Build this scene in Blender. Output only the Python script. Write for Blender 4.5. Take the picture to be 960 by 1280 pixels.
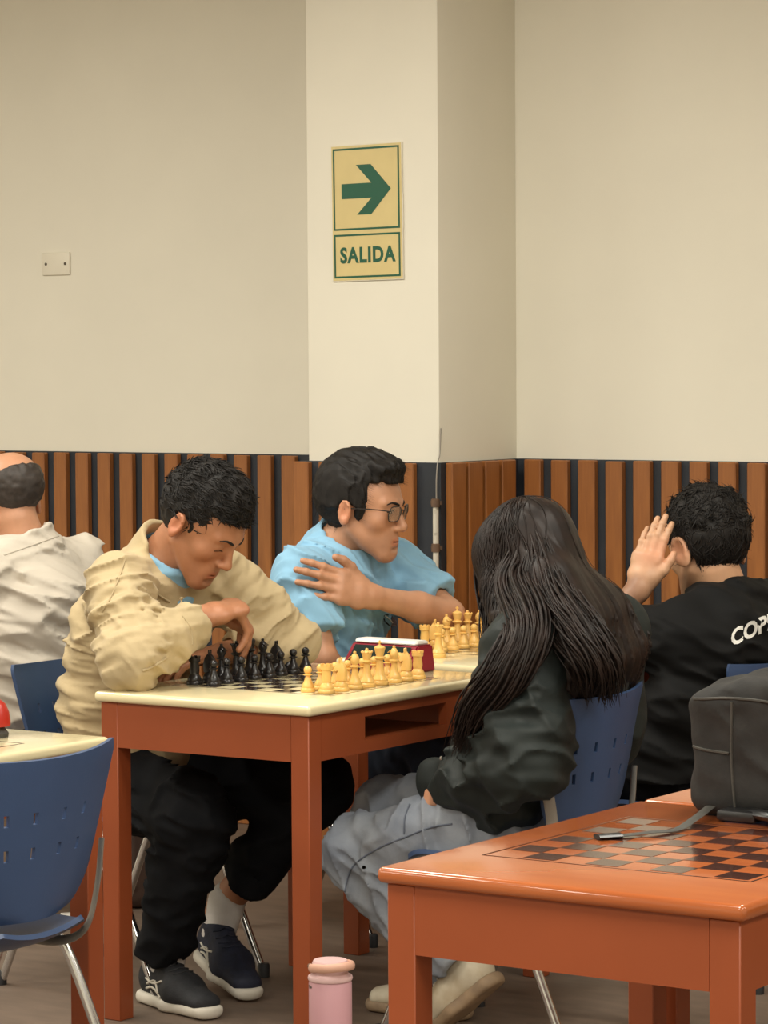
import bpy, bmesh, math, random
import numpy as np
from mathutils import Vector, Matrix

# ------------------------------------------------------------------ clear, camera, world, lights
for o in list(bpy.data.objects):
    bpy.data.objects.remove(o)
scene = bpy.context.scene
COL = scene.collection

CAM_H = 1.48
CAM_F = 3756.0                       # focal length in pixels for a 960 x 1280 frame
PITCH, ROLL, YAW = math.radians(2.777), math.radians(-0.347), math.radians(33.85)
cam_data = bpy.data.cameras.new('camera')
cam_data.sensor_fit = 'VERTICAL'
cam_data.sensor_height = 36.0
cam_data.lens = CAM_F / 1280.0 * 36.0
cam_data.clip_start = 0.05
cam = bpy.data.objects.new('camera', cam_data)
COL.objects.link(cam)
cam.location = (0, 0, CAM_H)
cam.matrix_world = (Matrix.Translation((0, 0, CAM_H)) @ Matrix.Rotation(YAW, 4, 'Z')
                    @ Matrix.Rotation(math.pi / 2 - PITCH, 4, 'X') @ Matrix.Rotation(ROLL, 4, 'Z'))
scene.camera = cam

world = bpy.data.worlds.new('world')
scene.world = world
world.use_nodes = True
world.node_tree.nodes['Background'].inputs[0].default_value = (0.75, 0.8, 0.9, 1)
world.node_tree.nodes['Background'].inputs[1].default_value = 0.0

vs = scene.view_settings
vs.view_transform = 'Standard'
vs.look = 'None'
vs.gamma = 1.0
vs.use_curve_mapping = False
vs.exposure = 0.26

CEIL = 3.05
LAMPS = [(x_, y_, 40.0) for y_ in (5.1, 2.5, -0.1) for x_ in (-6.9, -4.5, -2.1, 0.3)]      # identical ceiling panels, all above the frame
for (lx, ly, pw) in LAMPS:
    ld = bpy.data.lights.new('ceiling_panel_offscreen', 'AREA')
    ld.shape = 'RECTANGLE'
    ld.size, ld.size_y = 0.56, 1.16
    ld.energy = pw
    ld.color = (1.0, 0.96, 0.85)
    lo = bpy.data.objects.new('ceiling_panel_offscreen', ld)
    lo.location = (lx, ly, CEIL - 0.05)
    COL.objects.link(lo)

# ------------------------------------------------------------------ helpers: pixels to places
_cp, _sp, _cr, _sr, _ca, _sa = math.cos(PITCH), math.sin(PITCH), math.cos(ROLL), math.sin(ROLL), math.cos(YAW), math.sin(YAW)
def _ray(px, py):
    a, b = px - 480.0, py - 640.0
    u = _cr * a + _sr * b
    v = -_sr * a + _cr * b
    x, zc = u / CAM_F, -v / CAM_F
    y, z = _cp + zc * _sp, -_sp + zc * _cp
    return np.array([x * _ca - y * _sa, x * _sa + y * _ca, z])
def on_z(px, py, z):
    d = _ray(px, py)
    return np.array([0, 0, CAM_H]) + d * ((z - CAM_H) / d[2])
def on_y(px, py, y):
    d = _ray(px, py)
    return np.array([0, 0, CAM_H]) + d * (y / d[1])
def on_x(px, py, x):
    d = _ray(px, py)
    return np.array([0, 0, CAM_H]) + d * (x / d[0])

# ------------------------------------------------------------------ helpers: objects
def link(o, parent=None):
    COL.objects.link(o)
    if parent is not None:
        o.parent = parent
    return o
def tag(o, label=None, cat=None, group=None, kind=None):
    if label: o['label'] = label
    if cat: o['category'] = cat
    if group: o['group'] = group
    if kind: o['kind'] = kind
    return o
def empty(name, loc=(0, 0, 0), rz=0.0):
    o = bpy.data.objects.new(name, None)
    o.empty_display_size = 0.1
    o.location = loc
    o.rotation_euler = (0, 0, rz)
    return link(o)
def copy_tree(o, parent=None):
    c = o.copy()
    COL.objects.link(c)
    c.parent = parent
    for ch in list(o.children):
        copy_tree(ch, c)
    return c
def smooth(me, ang=None):
    me.polygons.foreach_set('use_smooth', [True] * len(me.polygons))
    if ang is not None:
        me.set_sharp_from_angle(angle=math.radians(ang))
def mesh_obj(name, me, mat, parent=None):
    if mat is not None and len(me.materials) == 0:
        me.materials.append(mat)
    return link(bpy.data.objects.new(name, me), parent)
def bm_obj(name, bm, mat, parent=None, sm=None):
    me = bpy.data.meshes.new(name)
    bmesh.ops.recalc_face_normals(bm, faces=bm.faces)
    bm.to_mesh(me)
    bm.free()
    if sm is not None:
        smooth(me, sm)
    return mesh_obj(name, me, mat, parent)
def add_box(bm, lo, hi, bev=0.0, seg=2, mat=None):
    lo, hi = Vector(lo), Vector(hi)
    r = bmesh.ops.create_cube(bm, size=1.0)
    vs_ = r['verts']
    bmesh.ops.scale(bm, vec=hi - lo, verts=vs_)
    bmesh.ops.translate(bm, vec=(lo + hi) / 2, verts=vs_)
    if bev > 0:
        es = list({e for v in vs_ for e in v.link_edges})
        bmesh.ops.bevel(bm, geom=es, offset=bev, segments=seg, profile=0.5, affect='EDGES')
def box_obj(name, lo, hi, mat, parent=None, bev=0.0, seg=2):
    bm = bmesh.new()
    add_box(bm, lo, hi, bev, seg)
    return bm_obj(name, bm, mat, parent, 40 if bev else None)
def lathe(bm, prof, n=24, cx=0, cy=0, cz=0):
    rings = []
    for (r, z) in prof:
        if r < 1e-5:
            rings.append([bm.verts.new((cx, cy, cz + z))])
        else:
            rings.append([bm.verts.new((cx + r * math.cos(2 * math.pi * i / n), cy + r * math.sin(2 * math.pi * i / n), cz + z)) for i in range(n)])
    for a, b in zip(rings[:-1], rings[1:]):
        for i in range(n):
            j = (i + 1) % n
            if len(a) == 1 and len(b) == 1: continue
            if len(a) == 1: bm.faces.new((a[0], b[j], b[i]))
            elif len(b) == 1: bm.faces.new((a[i], a[j], b[0]))
            else: bm.faces.new((a[i], a[j], b[j], b[i]))
def add_tube(bm, pts, rad, n=8, cap=True, flat=None, up=(0, 0, 1)):
    """tube along pts; rad a number or list; flat=(rx, ry) gives an oblong section"""
    pts = [Vector(p) for p in pts]
    rings = []
    prev = None
    for i, p in enumerate(pts):
        t = (pts[min(i + 1, len(pts) - 1)] - pts[max(i - 1, 0)])
        t.normalize()
        ref = prev if prev is not None else Vector(up)
        x = ref - t * ref.dot(t)
        if x.length < 1e-4:
            x = Vector((1, 0, 0)) - t * t.x
        x.normalize()
        prev = x
        y = t.cross(x)
        r = rad[i] if isinstance(rad, (list, tuple)) else rad
        rx, ry = (r, r) if flat is None else (flat[0], flat[1])
        rings.append([bm.verts.new(p + x * (rx * math.cos(2 * math.pi * k / n)) + y * (ry * math.sin(2 * math.pi * k / n))) for k in range(n)])
    for a, b in zip(rings[:-1], rings[1:]):
        for k in range(n):
            j = (k + 1) % n
            bm.faces.new((a[k], a[j], b[j], b[k]))
    if cap:
        bm.faces.new(rings[0][::-1])
        bm.faces.new(rings[-1])
def spline(pts, n=8):
    """Catmull-Rom through pts"""
    P = [np.array(p, float) for p in pts]
    P = [2 * P[0] - P[1]] + P + [2 * P[-1] - P[-2]]
    out = []
    for i in range(1, len(P) - 2):
        for k in range(n):
            t = k / n
            a, b, c, d = P[i - 1], P[i], P[i + 1], P[i + 2]
            out.append(0.5 * (2 * b + (c - a) * t + (2 * a - 5 * b + 4 * c - d) * t * t + (3 * b - a - 3 * c + d) * t ** 3))
    out.append(P[-2])
    return out
def tube_obj(name, pts, rad, mat, parent=None, n=8, flat=None, up=(0, 0, 1)):
    bm = bmesh.new()
    add_tube(bm, pts, rad, n, True, flat, up)
    return bm_obj(name, bm, mat, parent, 50)

# ------------------------------------------------------------------ materials
def mat(name, col, rough=0.5, metal=0.0, var=0.08, scale=20.0, bump=0.0, bscale=60.0, stretch=(1, 1, 1), coat=0.0,
        spec=0.5, col2=None, sheen=0.0, attr=None, sss=0.0, trans=0.0, detail=4.0, lo=0.3, hi=0.7):
    m = bpy.data.materials.new(name)
    m.use_nodes = True
    nt = m.node_tree
    N, L = nt.nodes, nt.links
    b = N['Principled BSDF']
    b.inputs['Roughness'].default_value = rough
    b.inputs['Metallic'].default_value = metal
    b.inputs['Specular IOR Level'].default_value = spec
    b.inputs['Coat Weight'].default_value = coat
    b.inputs['Coat Roughness'].default_value = 0.08
    b.inputs['Sheen Weight'].default_value = sheen
    b.inputs['Transmission Weight'].default_value = trans
    if sss:
        b.inputs['Subsurface Weight'].default_value = sss
        b.inputs['Subsurface Radius'].default_value = (0.012, 0.005, 0.003)
        b.inputs['Subsurface Scale'].default_value = 1.0
    tc = N.new('ShaderNodeTexCoord')
    mp = N.new('ShaderNodeMapping')
    mp.inputs['Scale'].default_value = stretch
    L.new(tc.outputs['Object'], mp.inputs['Vector'])
    nz = N.new('ShaderNodeTexNoise')
    nz.inputs['Scale'].default_value = scale
    nz.inputs['Detail'].default_value = detail
    L.new(mp.outputs['Vector'], nz.inputs['Vector'])
    mr = N.new('ShaderNodeMapRange')
    mr.inputs['From Min'].default_value = lo
    mr.inputs['From Max'].default_value = hi
    L.new(nz.outputs['Fac'], mr.inputs['Value'])
    mx = N.new('ShaderNodeMix')
    mx.data_type = 'RGBA'
    L.new(mr.outputs['Result'], mx.inputs['Factor'])
    c = np.array(col[:3], float)
    c2 = np.array(col2, float) if col2 is not None else c * (1 - var)
    c1 = c if col2 is not None else np.minimum(c * (1 + var), 1)
    mx.inputs[6].default_value = (*c2, 1)
    mx.inputs[7].default_value = (*c1, 1)
    out = mx.outputs[2]
    if attr:
        at = N.new('ShaderNodeAttribute')
        at.attribute_name = attr
        m2 = N.new('ShaderNodeMix')
        m2.data_type = 'RGBA'
        m2.blend_type = 'MULTIPLY'
        m2.inputs['Factor'].default_value = 1.0
        L.new(out, m2.inputs[6])
        L.new(at.outputs['Color'], m2.inputs[7])
        out = m2.outputs[2]
    L.new(out, b.inputs['Base Color'])
    if bump:
        n2 = N.new('ShaderNodeTexNoise')
        n2.inputs['Scale'].default_value = bscale
        n2.inputs['Detail'].default_value = 3.0
        L.new(mp.outputs['Vector'], n2.inputs['Vector'])
        bp = N.new('ShaderNodeBump')
        bp.inputs['Strength'].default_value = bump
        bp.inputs['Distance'].default_value = 0.004
        L.new(n2.outputs['Fac'], bp.inputs['Height'])
        L.new(bp.outputs['Normal'], b.inputs['Normal'])
    return m

M = {}
M['wall'] = mat('wall_paint', (0.79, 0.75, 0.64), 0.75, var=0.02, scale=3, bump=0.10, bscale=18)
M['ceiling'] = mat('ceiling_paint', (0.80, 0.78, 0.72), 0.8, var=0.02, scale=3)
M['floor'] = mat('brown_vinyl_floor', (0.150, 0.108, 0.080), 0.55, var=0.16, scale=7, bump=0.05, bscale=60, stretch=(1, 3, 1))
M['slat'] = mat('varnished_slat_wood', (0.39, 0.145, 0.036), 0.42, scale=7, stretch=(6, 6, 0.55), col2=(0.22, 0.075, 0.020), bump=0.06, bscale=30)
M['backing'] = mat('navy_painted_backing', (0.022, 0.027, 0.036), 0.6, var=0.3, scale=5)
M['orange'] = mat('brown_orange_lacquer', (0.285, 0.064, 0.020), 0.38, var=0.06, scale=5, bump=0.03, bscale=25, spec=0.4)
M['orange_top'] = mat('glossy_orange_wood_top', (0.42, 0.115, 0.032), 0.16, scale=4, stretch=(1.0, 5, 1), col2=(0.36, 0.09, 0.025), coat=0.3)
M['dark_square'] = mat('dark_stained_square', (0.055, 0.018, 0.012), 0.16, scale=9, var=0.3, coat=0.25)
M['cream_top'] = mat('cream_lacquer_top', (0.80, 0.70, 0.43), 0.14, var=0.03, scale=5, coat=0.5)
M['black_square'] = mat('black_printed_square', (0.035, 0.022, 0.02), 0.16, scale=9, var=0.3, coat=0.5)
M['blue'] = mat('blue_plastic', (0.041, 0.077, 0.172), 0.42, var=0.05, scale=8, bump=0.05, bscale=250)
M['chrome'] = mat('chrome_tube', (0.66, 0.67, 0.68), 0.16, metal=1.0, var=0.04)
M['grey_bar'] = mat('grey_painted_bar', (0.30, 0.275, 0.24), 0.45, metal=0.4, var=0.05)
M['rubber'] = mat('black_rubber', (0.018, 0.018, 0.02), 0.6)
M['black_piece'] = mat('ebonised_chess_wood', (0.012, 0.011, 0.012), 0.28, var=0.3)
M['white_piece'] = mat('boxwood_chess_wood', (0.86, 0.52, 0.15), 0.32, var=0.06, scale=30)
M['felt'] = mat('green_felt', (0.02, 0.06, 0.03), 0.9)

# ------------------------------------------------------------------ organic shapes: smooth-blended distance fields, meshed by surface nets
f32 = np.float32
def V3(*a): return np.array(a, float)
def unit(v):
    v = np.asarray(v, float)
    return v / max(np.linalg.norm(v), 1e-9)
def cone(a, b, ra, rb):
    a = np.asarray(a, f32); b = np.asarray(b, f32)
    ba = b - a; L2 = f32(max(float(ba @ ba), 1e-9))
    def fn(P):
        q = P - a
        t = np.clip((q @ ba) / L2, 0, 1)
        q = q - t[:, None] * ba
        return np.sqrt((q * q).sum(1)) - (f32(ra) + f32(rb - ra) * t)
    return fn
def ball(c, r): return cone(c, np.asarray(c, float) + V3(0, 0, 1e-4), r, r)
def ell(c, r, R=None):
    c = np.asarray(c, f32); r = np.asarray(r, f32)
    RT = None if R is None else np.asarray(R, f32)
    def fn(P):
        q = P - c
        if RT is not None: q = q @ RT
        k0 = np.sqrt(((q / r) ** 2).sum(1)); k1 = np.sqrt(((q / (r * r)) ** 2).sum(1))
        return k0 * (k0 - 1) / np.maximum(k1, 1e-6)
    return fn
def etube(a, b, right, ra, rb):
    """section oblong: half-width along right, half-depth across; ra, rb = (w, d)"""
    a = np.asarray(a, float); b = np.asarray(b, float)
    ax = unit(b - a); x = np.asarray(right, float); x = unit(x - ax * (x @ ax)); y = np.cross(ax, x)
    ba = (b - a).astype(f32); L2 = f32(ba @ ba); a = a.astype(f32)
    A = np.stack([x, y, ax], 1).astype(f32)
    def fn(P):
        q = P - a
        t = np.clip((q @ ba) / L2, 0, 1)
        q = (q - t[:, None] * ba) @ A
        rx = f32(ra[0]) + f32(rb[0] - ra[0]) * t; ry = f32(ra[1]) + f32(rb[1] - ra[1]) * t
        m = np.minimum(rx, ry)
        return (np.sqrt((q[:, 0] / rx) ** 2 + (q[:, 1] / ry) ** 2 + (q[:, 2] / m) ** 2) - 1) * m
    return fn
def rbox(c, h, r, R=None):
    c = np.asarray(c, f32); h = np.asarray(h, f32) - f32(r)
    RT = None if R is None else np.asarray(R, f32)
    def fn(P):
        q = P - c
        if RT is not None: q = q @ RT
        q = np.abs(q) - h
        return np.sqrt((np.maximum(q, 0) ** 2).sum(1)) + np.minimum(q.max(1), 0) - f32(r)
    return fn
def plane(p, n):
    """negative on the side n points away from"""
    p = np.asarray(p, f32); n = unit(n).astype(f32)
    return lambda P: (P - p) @ n
def smin(a, b, k):
    if k <= 0: return np.minimum(a, b)
    h = np.maximum(f32(k) - np.abs(a - b), 0) / f32(k)
    return np.minimum(a, b) - h * h * f32(k * 0.25)
class Field:
    def __init__(s): s.ops = []
    def add(s, fn, k=0.02): s.ops.append((0, fn, k)); return s
    def sub(s, fn, k=0.005): s.ops.append((1, fn, k)); return s
    def cut(s, fn, k=0.004): s.ops.append((2, fn, k)); return s
    def disp(s, fn): s.ops.append((3, fn, 0)); return s
    def __call__(s, P):
        P = P.astype(f32)
        d = None
        for op, fn, k in s.ops:
            e = fn(P)
            if d is None: d = e
            elif op == 0: d = smin(d, e, k)
            elif op == 1: d = -smin(-d, e, k)
            elif op == 2: d = -smin(-d, -e, k)
            else: d = d - e
        return d
def warp(frame_o, R, s, fn):
    """evaluate fn in a local frame (columns of R = local axes in world), uniform scale s"""
    o = np.asarray(frame_o, f32); Rm = np.asarray(R, f32)
    return lambda P: fn(((P - o) @ Rm) / f32(s)) * f32(s)
_rng = np.random.RandomState(7)
_tab = _rng.rand(4096).astype(f32)
def vnoise(P):
    I = np.floor(P).astype(np.int64); F_ = (P - I).astype(f32)
    F_ = F_ * F_ * (3 - 2 * F_)
    out = 0
    for dx in (0, 1):
        wx = F_[:, 0] if dx else 1 - F_[:, 0]
        for dy in (0, 1):
            wy = F_[:, 1] if dy else 1 - F_[:, 1]
            for dz in (0, 1):
                wz = F_[:, 2] if dz else 1 - F_[:, 2]
                h = ((I[:, 0] + dx) * 73856093 ^ (I[:, 1] + dy) * 19349663 ^ (I[:, 2] + dz) * 83492791) & 4095
                out = out + _tab[h] * wx * wy * wz
    return out
def folds(axis, wl_axis, wl_side, amp, seed=0.0, center=None, radius=None, sharp=2.8):
    """cloth creases: ridges running across `axis`, wavelength wl_axis along it and wl_side across; fading from center"""
    ax = unit(axis); h = unit(np.cross(ax, V3(0.31, 0.52, 0.8))); g = np.cross(ax, h)
    Mx = np.stack([ax / wl_axis, h / wl_side, g / wl_side], 1).astype(f32)
    def fn(P):
        Q = P @ Mx + f32(seed)
        n = vnoise(Q) * f32(0.7) + vnoise(Q * f32(2.1) + f32(5.3)) * f32(0.3)
        r = (1 - np.abs(2 * n - 1)) ** f32(sharp) * f32(amp * 2.3)
        r = r - f32(amp * 0.7)
        if center is not None:
            dd = np.sqrt(((P - np.asarray(center, f32)) ** 2).sum(1)) / f32(radius)
            r = r * np.clip(1.6 - dd, 0, 1)
        return r
    return fn
_C8 = np.array([[i >> 2 & 1, i >> 1 & 1, i & 1] for i in range(8)])
_ED = [(a, b) for a in range(8) for b in range(a + 1, 8) if bin(a ^ b).count('1') == 1]
def sdf_mesh(name, field, lo, hi, h):
    lo = np.asarray(lo, float); hi = np.asarray(hi, float)
    S = 8
    n0 = np.ceil((hi - lo) / (h * S)).astype(int)
    I = np.stack(np.meshgrid(*[np.arange(n) for n in n0], indexing='ij'), -1).reshape(-1, 3)
    s = S
    while True:
        d = field(lo + (I + 0.5) * (h * s))
        I = I[np.abs(d) < h * s * 1.5 + (0.016 if s > 1 else 0.006)]
        if s == 1: break
        I = (I[:, None, :] * 2 + _C8[None]).reshape(-1, 3)
        s //= 2
    N = n0 * S + 2
    key = lambda Q: (Q[..., 0] * N[1] + Q[..., 1]) * N[2] + Q[..., 2]
    ck = key(I[:, None, :] + _C8[None])
    uk, inv = np.unique(ck.ravel(), return_inverse=True)
    cz = uk % N[2]; cy = uk // N[2] % N[1]; cx = uk // (N[1] * N[2])
    vals = field(lo + np.stack([cx, cy, cz], 1) * h)[inv].reshape(-1, 8)
    act = (vals < 0).any(1) & (vals >= 0).any(1)
    I, vals = I[act], vals[act]
    acc = np.zeros((len(I), 3)); cnt = np.zeros(len(I))
    for a, b in _ED:
        va, vb = vals[:, a], vals[:, b]
        m = (va < 0) != (vb < 0)
        t = np.where(m, va / np.where(m, va - vb, 1), 0)
        acc += m[:, None] * (_C8[a] + t[:, None] * (_C8[b] - _C8[a])); cnt += m
    verts = lo + (I + acc / cnt[:, None]) * h
    k = key(I); order = np.argsort(k); ks = k[order]
    def find(Q):
        kk = key(Q); p = np.clip(np.searchsorted(ks, kk), 0, len(ks) - 1)
        return np.where(ks[p] == kk, order[p], -1)
    faces = []
    for ax in range(3):
        b_, c_ = (ax + 1) % 3, (ax + 2) % 3
        e = 4 >> ax
        m = (vals[:, 0] < 0) != (vals[:, e] < 0)
        J = I[m]; neg = vals[m, 0] < 0
        eb = np.eye(3, dtype=int)[b_]; ec = np.eye(3, dtype=int)[c_]
        q = np.stack([find(J), find(J - eb), find(J - eb - ec), find(J - ec)], 1)
        ok = (q >= 0).all(1)
        q, neg = q[ok], neg[ok]
        q[~neg] = q[~neg][:, ::-1]
        faces.append(q)
    faces = np.concatenate(faces)
    lab = np.arange(len(verts))                       # drop stray specks: keep only the large connected pieces
    for _ in range(400):
        m_ = lab[faces].min(1); old = lab.copy()
        for c_ in range(4): np.minimum.at(lab, faces[:, c_], m_)
        lab = lab[lab]
        if (lab == old).all(): break
    cnt_ = np.bincount(lab, minlength=len(verts))
    keep_ = cnt_[lab] >= max(12, 0.02 * cnt_.max())
    if not keep_.all():
        faces = faces[keep_[faces[:, 0]]]
        idx_ = np.cumsum(keep_) - 1; faces = idx_[faces]; verts = verts[keep_]
    me = bpy.data.meshes.new(name)
    me.vertices.add(len(verts)); me.vertices.foreach_set('co', verts.astype(f32).ravel())
    me.loops.add(len(faces) * 4); me.loops.foreach_set('vertex_index', faces.astype(np.int32).ravel())
    me.polygons.add(len(faces))
    me.polygons.foreach_set('loop_start', np.arange(0, len(faces) * 4, 4, dtype=np.int32))
    me.update(calc_edges=True)
    me.validate()
    smooth(me)
    return me
def mesh_np(name, verts, faces, sm=True):
    me = bpy.data.meshes.new(name)
    me.from_pydata([tuple(v) for v in verts], [], [tuple(f) for f in faces])
    if sm: smooth(me)
    return me
def join_meshes(name, mes):
    bm = bmesh.new()
    for me in mes:
        bm.from_mesh(me)
    out = bpy.data.meshes.new(name)
    bm.to_mesh(out); bm.free()
    smooth(out)
    for me in mes: bpy.data.meshes.remove(me)
    return out
def paint(me, fn):
    n = len(me.vertices)
    co = np.empty(n * 3, f32); me.vertices.foreach_get('co', co)
    c = fn(co.reshape(-1, 3))
    a = me.color_attributes.new('Col', 'FLOAT_COLOR', 'POINT')
    a.data.foreach_set('color', np.concatenate([c, np.ones((n, 1))], 1).astype(f32).ravel())

# ------------------------------------------------------------------ the room
XL, XR, YB = -8.6, 2.4, -2.2                     # left wall, right wall, wall behind the camera
YW_L, YW_R = 7.82, 7.75                          # far wall left and right of the pillar
PX0, PX1, PY = -5.18, -4.715, 7.32               # pillar
WH = 1.20                                        # panelling height
def struct(o): return tag(o, kind='structure')
fl = struct(box_obj('floor', (XL - .1, YB - .1, -0.1), (XR + .1, 8.1, 0), M['floor']))
struct(box_obj('ceiling', (XL - .1, YB - .1, CEIL), (XR + .1, 8.1, CEIL + .1), M['ceiling']))
struct(box_obj('wall_left', (XL - .1, YB, 0), (XL, 8.0, CEIL), M['wall']))
struct(box_obj('wall_right', (XR, YB, 0), (XR + .1, 8.0, CEIL), M['wall']))
struct(box_obj('wall_behind', (XL, YB - .1, 0), (XR, YB, CEIL), M['wall']))
struct(box_obj('wall_far', (XL, YW_L, 0), (PX0 + .1, YW_L + .1, CEIL), M['wall']))
struct(box_obj('wall_far_right', (PX1 - .1, YW_R, 0), (XR, YW_R + .1, CEIL), M['wall']))
struct(box_obj('wall_pillar', (PX0, PY, 0), (PX1, YW_L + .05, CEIL), M['wall'], bev=0.006))

# panelling: dark boards with upright slats, each slat its own piece
slat_cache = {}
def slat(w, d, h, loc, rz, parent):
    k = (round(w, 3), round(d, 3), round(h, 3))
    if k not in slat_cache:
        bm = bmesh.new()
        add_box(bm, (-w / 2, -d, 0), (w / 2, 0, h), 0.003, 1)
        me = bpy.data.meshes.new('slat')
        bm.to_mesh(me); bm.free()
        me.materials.append(M['slat'])
        slat_cache[k] = me
    o = link(bpy.data.objects.new('slat', slat_cache[k]), parent)
    o.location = loc
    o.rotation_euler = (0, 0, rz)
    return o
SD = 0.024
bk = struct(box_obj('trim_1', (XL, YW_L - .012, 0), (PX0 + .02, YW_L, WH), M['backing']))
x = -5.59
while x > XL + .05:
    slat(0.054, SD, WH - .001 - 0.004 * random.Random(int(x * 991)).random(), (x, YW_L - .012, 0), 0, bk)
    x -= 0.0945
bk = struct(box_obj('trim_2', (PX0 - .025, PY - .012, 0), (PX1 + .012, PY, WH), M['backing']))
for x in (-5.185, -5.092, -4.998, -4.905, -4.812):
    slat(0.056, SD, WH - .002, (x, PY - .012, 0), 0, bk)
bk = struct(box_obj('trim_3', (PX1, PY, 0), (PX1 + .012, YW_R - .012, WH), M['backing']))
for y in (7.372, 7.463, 7.556, 7.65):
    slat(0.078, SD, WH - .001, (PX1 + .012, y, 0), math.pi / 2, bk)
bk = struct(box_obj('trim_4', (PX1 + .012, YW_R - .012, 0), (XR, YW_R, WH), M['backing']))
x = -4.640
while x < XR - .05:
    slat(0.057, SD, WH - .001 - 0.003 * random.Random(int(x * 771)).random(), (x, YW_R - .012, 0), 0, bk)
    x += 0.0931

# ceiling light fixtures
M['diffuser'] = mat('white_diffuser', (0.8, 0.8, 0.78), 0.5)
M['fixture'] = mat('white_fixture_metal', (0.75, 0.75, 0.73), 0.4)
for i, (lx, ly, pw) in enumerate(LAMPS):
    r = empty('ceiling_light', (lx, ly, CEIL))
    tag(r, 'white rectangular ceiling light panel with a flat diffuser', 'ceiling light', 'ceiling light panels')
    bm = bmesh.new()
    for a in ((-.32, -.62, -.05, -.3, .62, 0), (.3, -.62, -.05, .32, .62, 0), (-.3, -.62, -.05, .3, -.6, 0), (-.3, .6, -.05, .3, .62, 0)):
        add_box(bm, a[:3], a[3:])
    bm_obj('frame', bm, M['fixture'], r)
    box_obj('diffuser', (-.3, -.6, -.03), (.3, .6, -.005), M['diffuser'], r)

# ------------------------------------------------------------------ exit sign on the pillar
M['sign_cream'] = mat('sign_cream_face', (0.66, 0.53, 0.24), 0.35, var=0.03)
M['sign_white'] = mat('sign_white_edge', (0.75, 0.7, 0.58), 0.4)
M['sign_green'] = mat('sign_green_print', (0.0, 0.085, 0.042), 0.4, var=0.05)
def text_mesh(txt, size, extrude=0.001, bold=0.0, res=4, space=1.0):
    cu = bpy.data.curves.new('lettering', 'FONT')
    cu.body = txt; cu.size = size; cu.extrude = extrude; cu.offset = bold; cu.resolution_u = res; cu.space_character = space
    cu.align_x = 'CENTER'; cu.align_y = 'CENTER'
    o = bpy.data.objects.new('lettering', cu)
    COL.objects.link(o)
    dg = bpy.context.evaluated_depsgraph_get()
    me = bpy.data.meshes.new_from_object(o.evaluated_get(dg))
    bpy.data.objects.remove(o)
    return me
sg = empty('exit_sign', (-4.960, PY, 1.931))
tag(sg, 'cream exit sign with a green arrow and the word SALIDA on the pillar', 'sign')
sg.rotation_euler = (0, math.radians(-0.6), 0)
SW, SH = 0.252, 0.400
box_obj('panel', (-SW / 2, -.005, -SH / 2), (SW / 2, 0, SH / 2), M['sign_white'], sg, 0.001, 1)
box_obj('face', (-SW / 2 + .003, -.0058, -SH / 2 + .003), (SW / 2 - .003, -.005, SH / 2 - .003), M['sign_cream'], sg)
def frame_obj(name, x0, z0, x1, z1, t, parent, m):
    bm = bmesh.new()
    for a in ((x0, z0, x1, z0 + t), (x0, z1 - t, x1, z1), (x0, z0 + t, x0 + t, z1 - t), (x1 - t, z0 + t, x1, z1 - t)):
        add_box(bm, (a[0], -.0066, a[1]), (a[2], -.0058, a[3]))
    return bm_obj(name, bm, m, parent)
frame_obj('border', -.118, -.050, .116, .190, .0055, sg, M['sign_green'])
frame_obj('border', -.118, -.190, .116, -.062, .0055, sg, M['sign_green'])
ar = [(-.088, .042), (-.088, .086), (.018, .086), (-.036, .140), (.016, .140), (.086, .066), (.016, -.006), (-.034, -.006), (.018, .042)]
bm = bmesh.new()
fr = [bm.verts.new((x, -.0068, z)) for x, z in ar]
bkv = [bm.verts.new((x, -.0058, z)) for x, z in ar]
bm.faces.new(fr); bm.faces.new(bkv[::-1])
for i in range(len(ar)):
    j = (i + 1) % len(ar)
    bm.faces.new((fr[j], fr[i], bkv[i], bkv[j]))
bm_obj('arrow', bm, M['sign_green'], sg)
me = text_mesh('SALIDA', 0.062, 0.0006, 0.0022, space=1.14)
me.transform(Matrix.Rotation(math.pi / 2, 4, 'X'))
co = [v.co for v in me.vertices]
w_ = max(c.x for c in co) - min(c.x for c in co)
me.transform(Matrix.Diagonal((0.196 / w_, 1, 1.0, 1)))
lt = mesh_obj('lettering', me, M['sign_green'], sg)
lt.location = (0.0, -.0062, -.126)
for sx in (-1, 1):
    box_obj('tape', (sx * .124 - .002, -.004, -.05), (sx * .124 + .003, -.001, .05), M['sign_white'], sg)

# blank wall plate with two screws
M['plate'] = mat('ivory_plate', (0.78, 0.73, 0.61), 0.45, var=0.02)
M['screw'] = mat('dark_screw', (0.12, 0.10, 0.075), 0.5, metal=0.5)
pl = empty('wall_plate', (-6.565, YW_L, 1.831))
tag(pl, 'ivory blank electrical cover plate with two screws on white wall', 'wall plate')
box_obj('plate', (-.060, -.008, -.038), (.060, 0, .038), M['plate'], pl, 0.003, 2)
for sx in (-1, 1):
    bm = bmesh.new()
    lathe(bm, [(0, 0), (.005, 0), (.005, .0016), (.003, .003), (0, .003)], 10)
    o = bm_obj('screw', bm, M['screw'], pl, 40)
    o.rotation_euler = (math.pi / 2, 0, 0); o.location = (sx * .042, -.008, 0)

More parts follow.
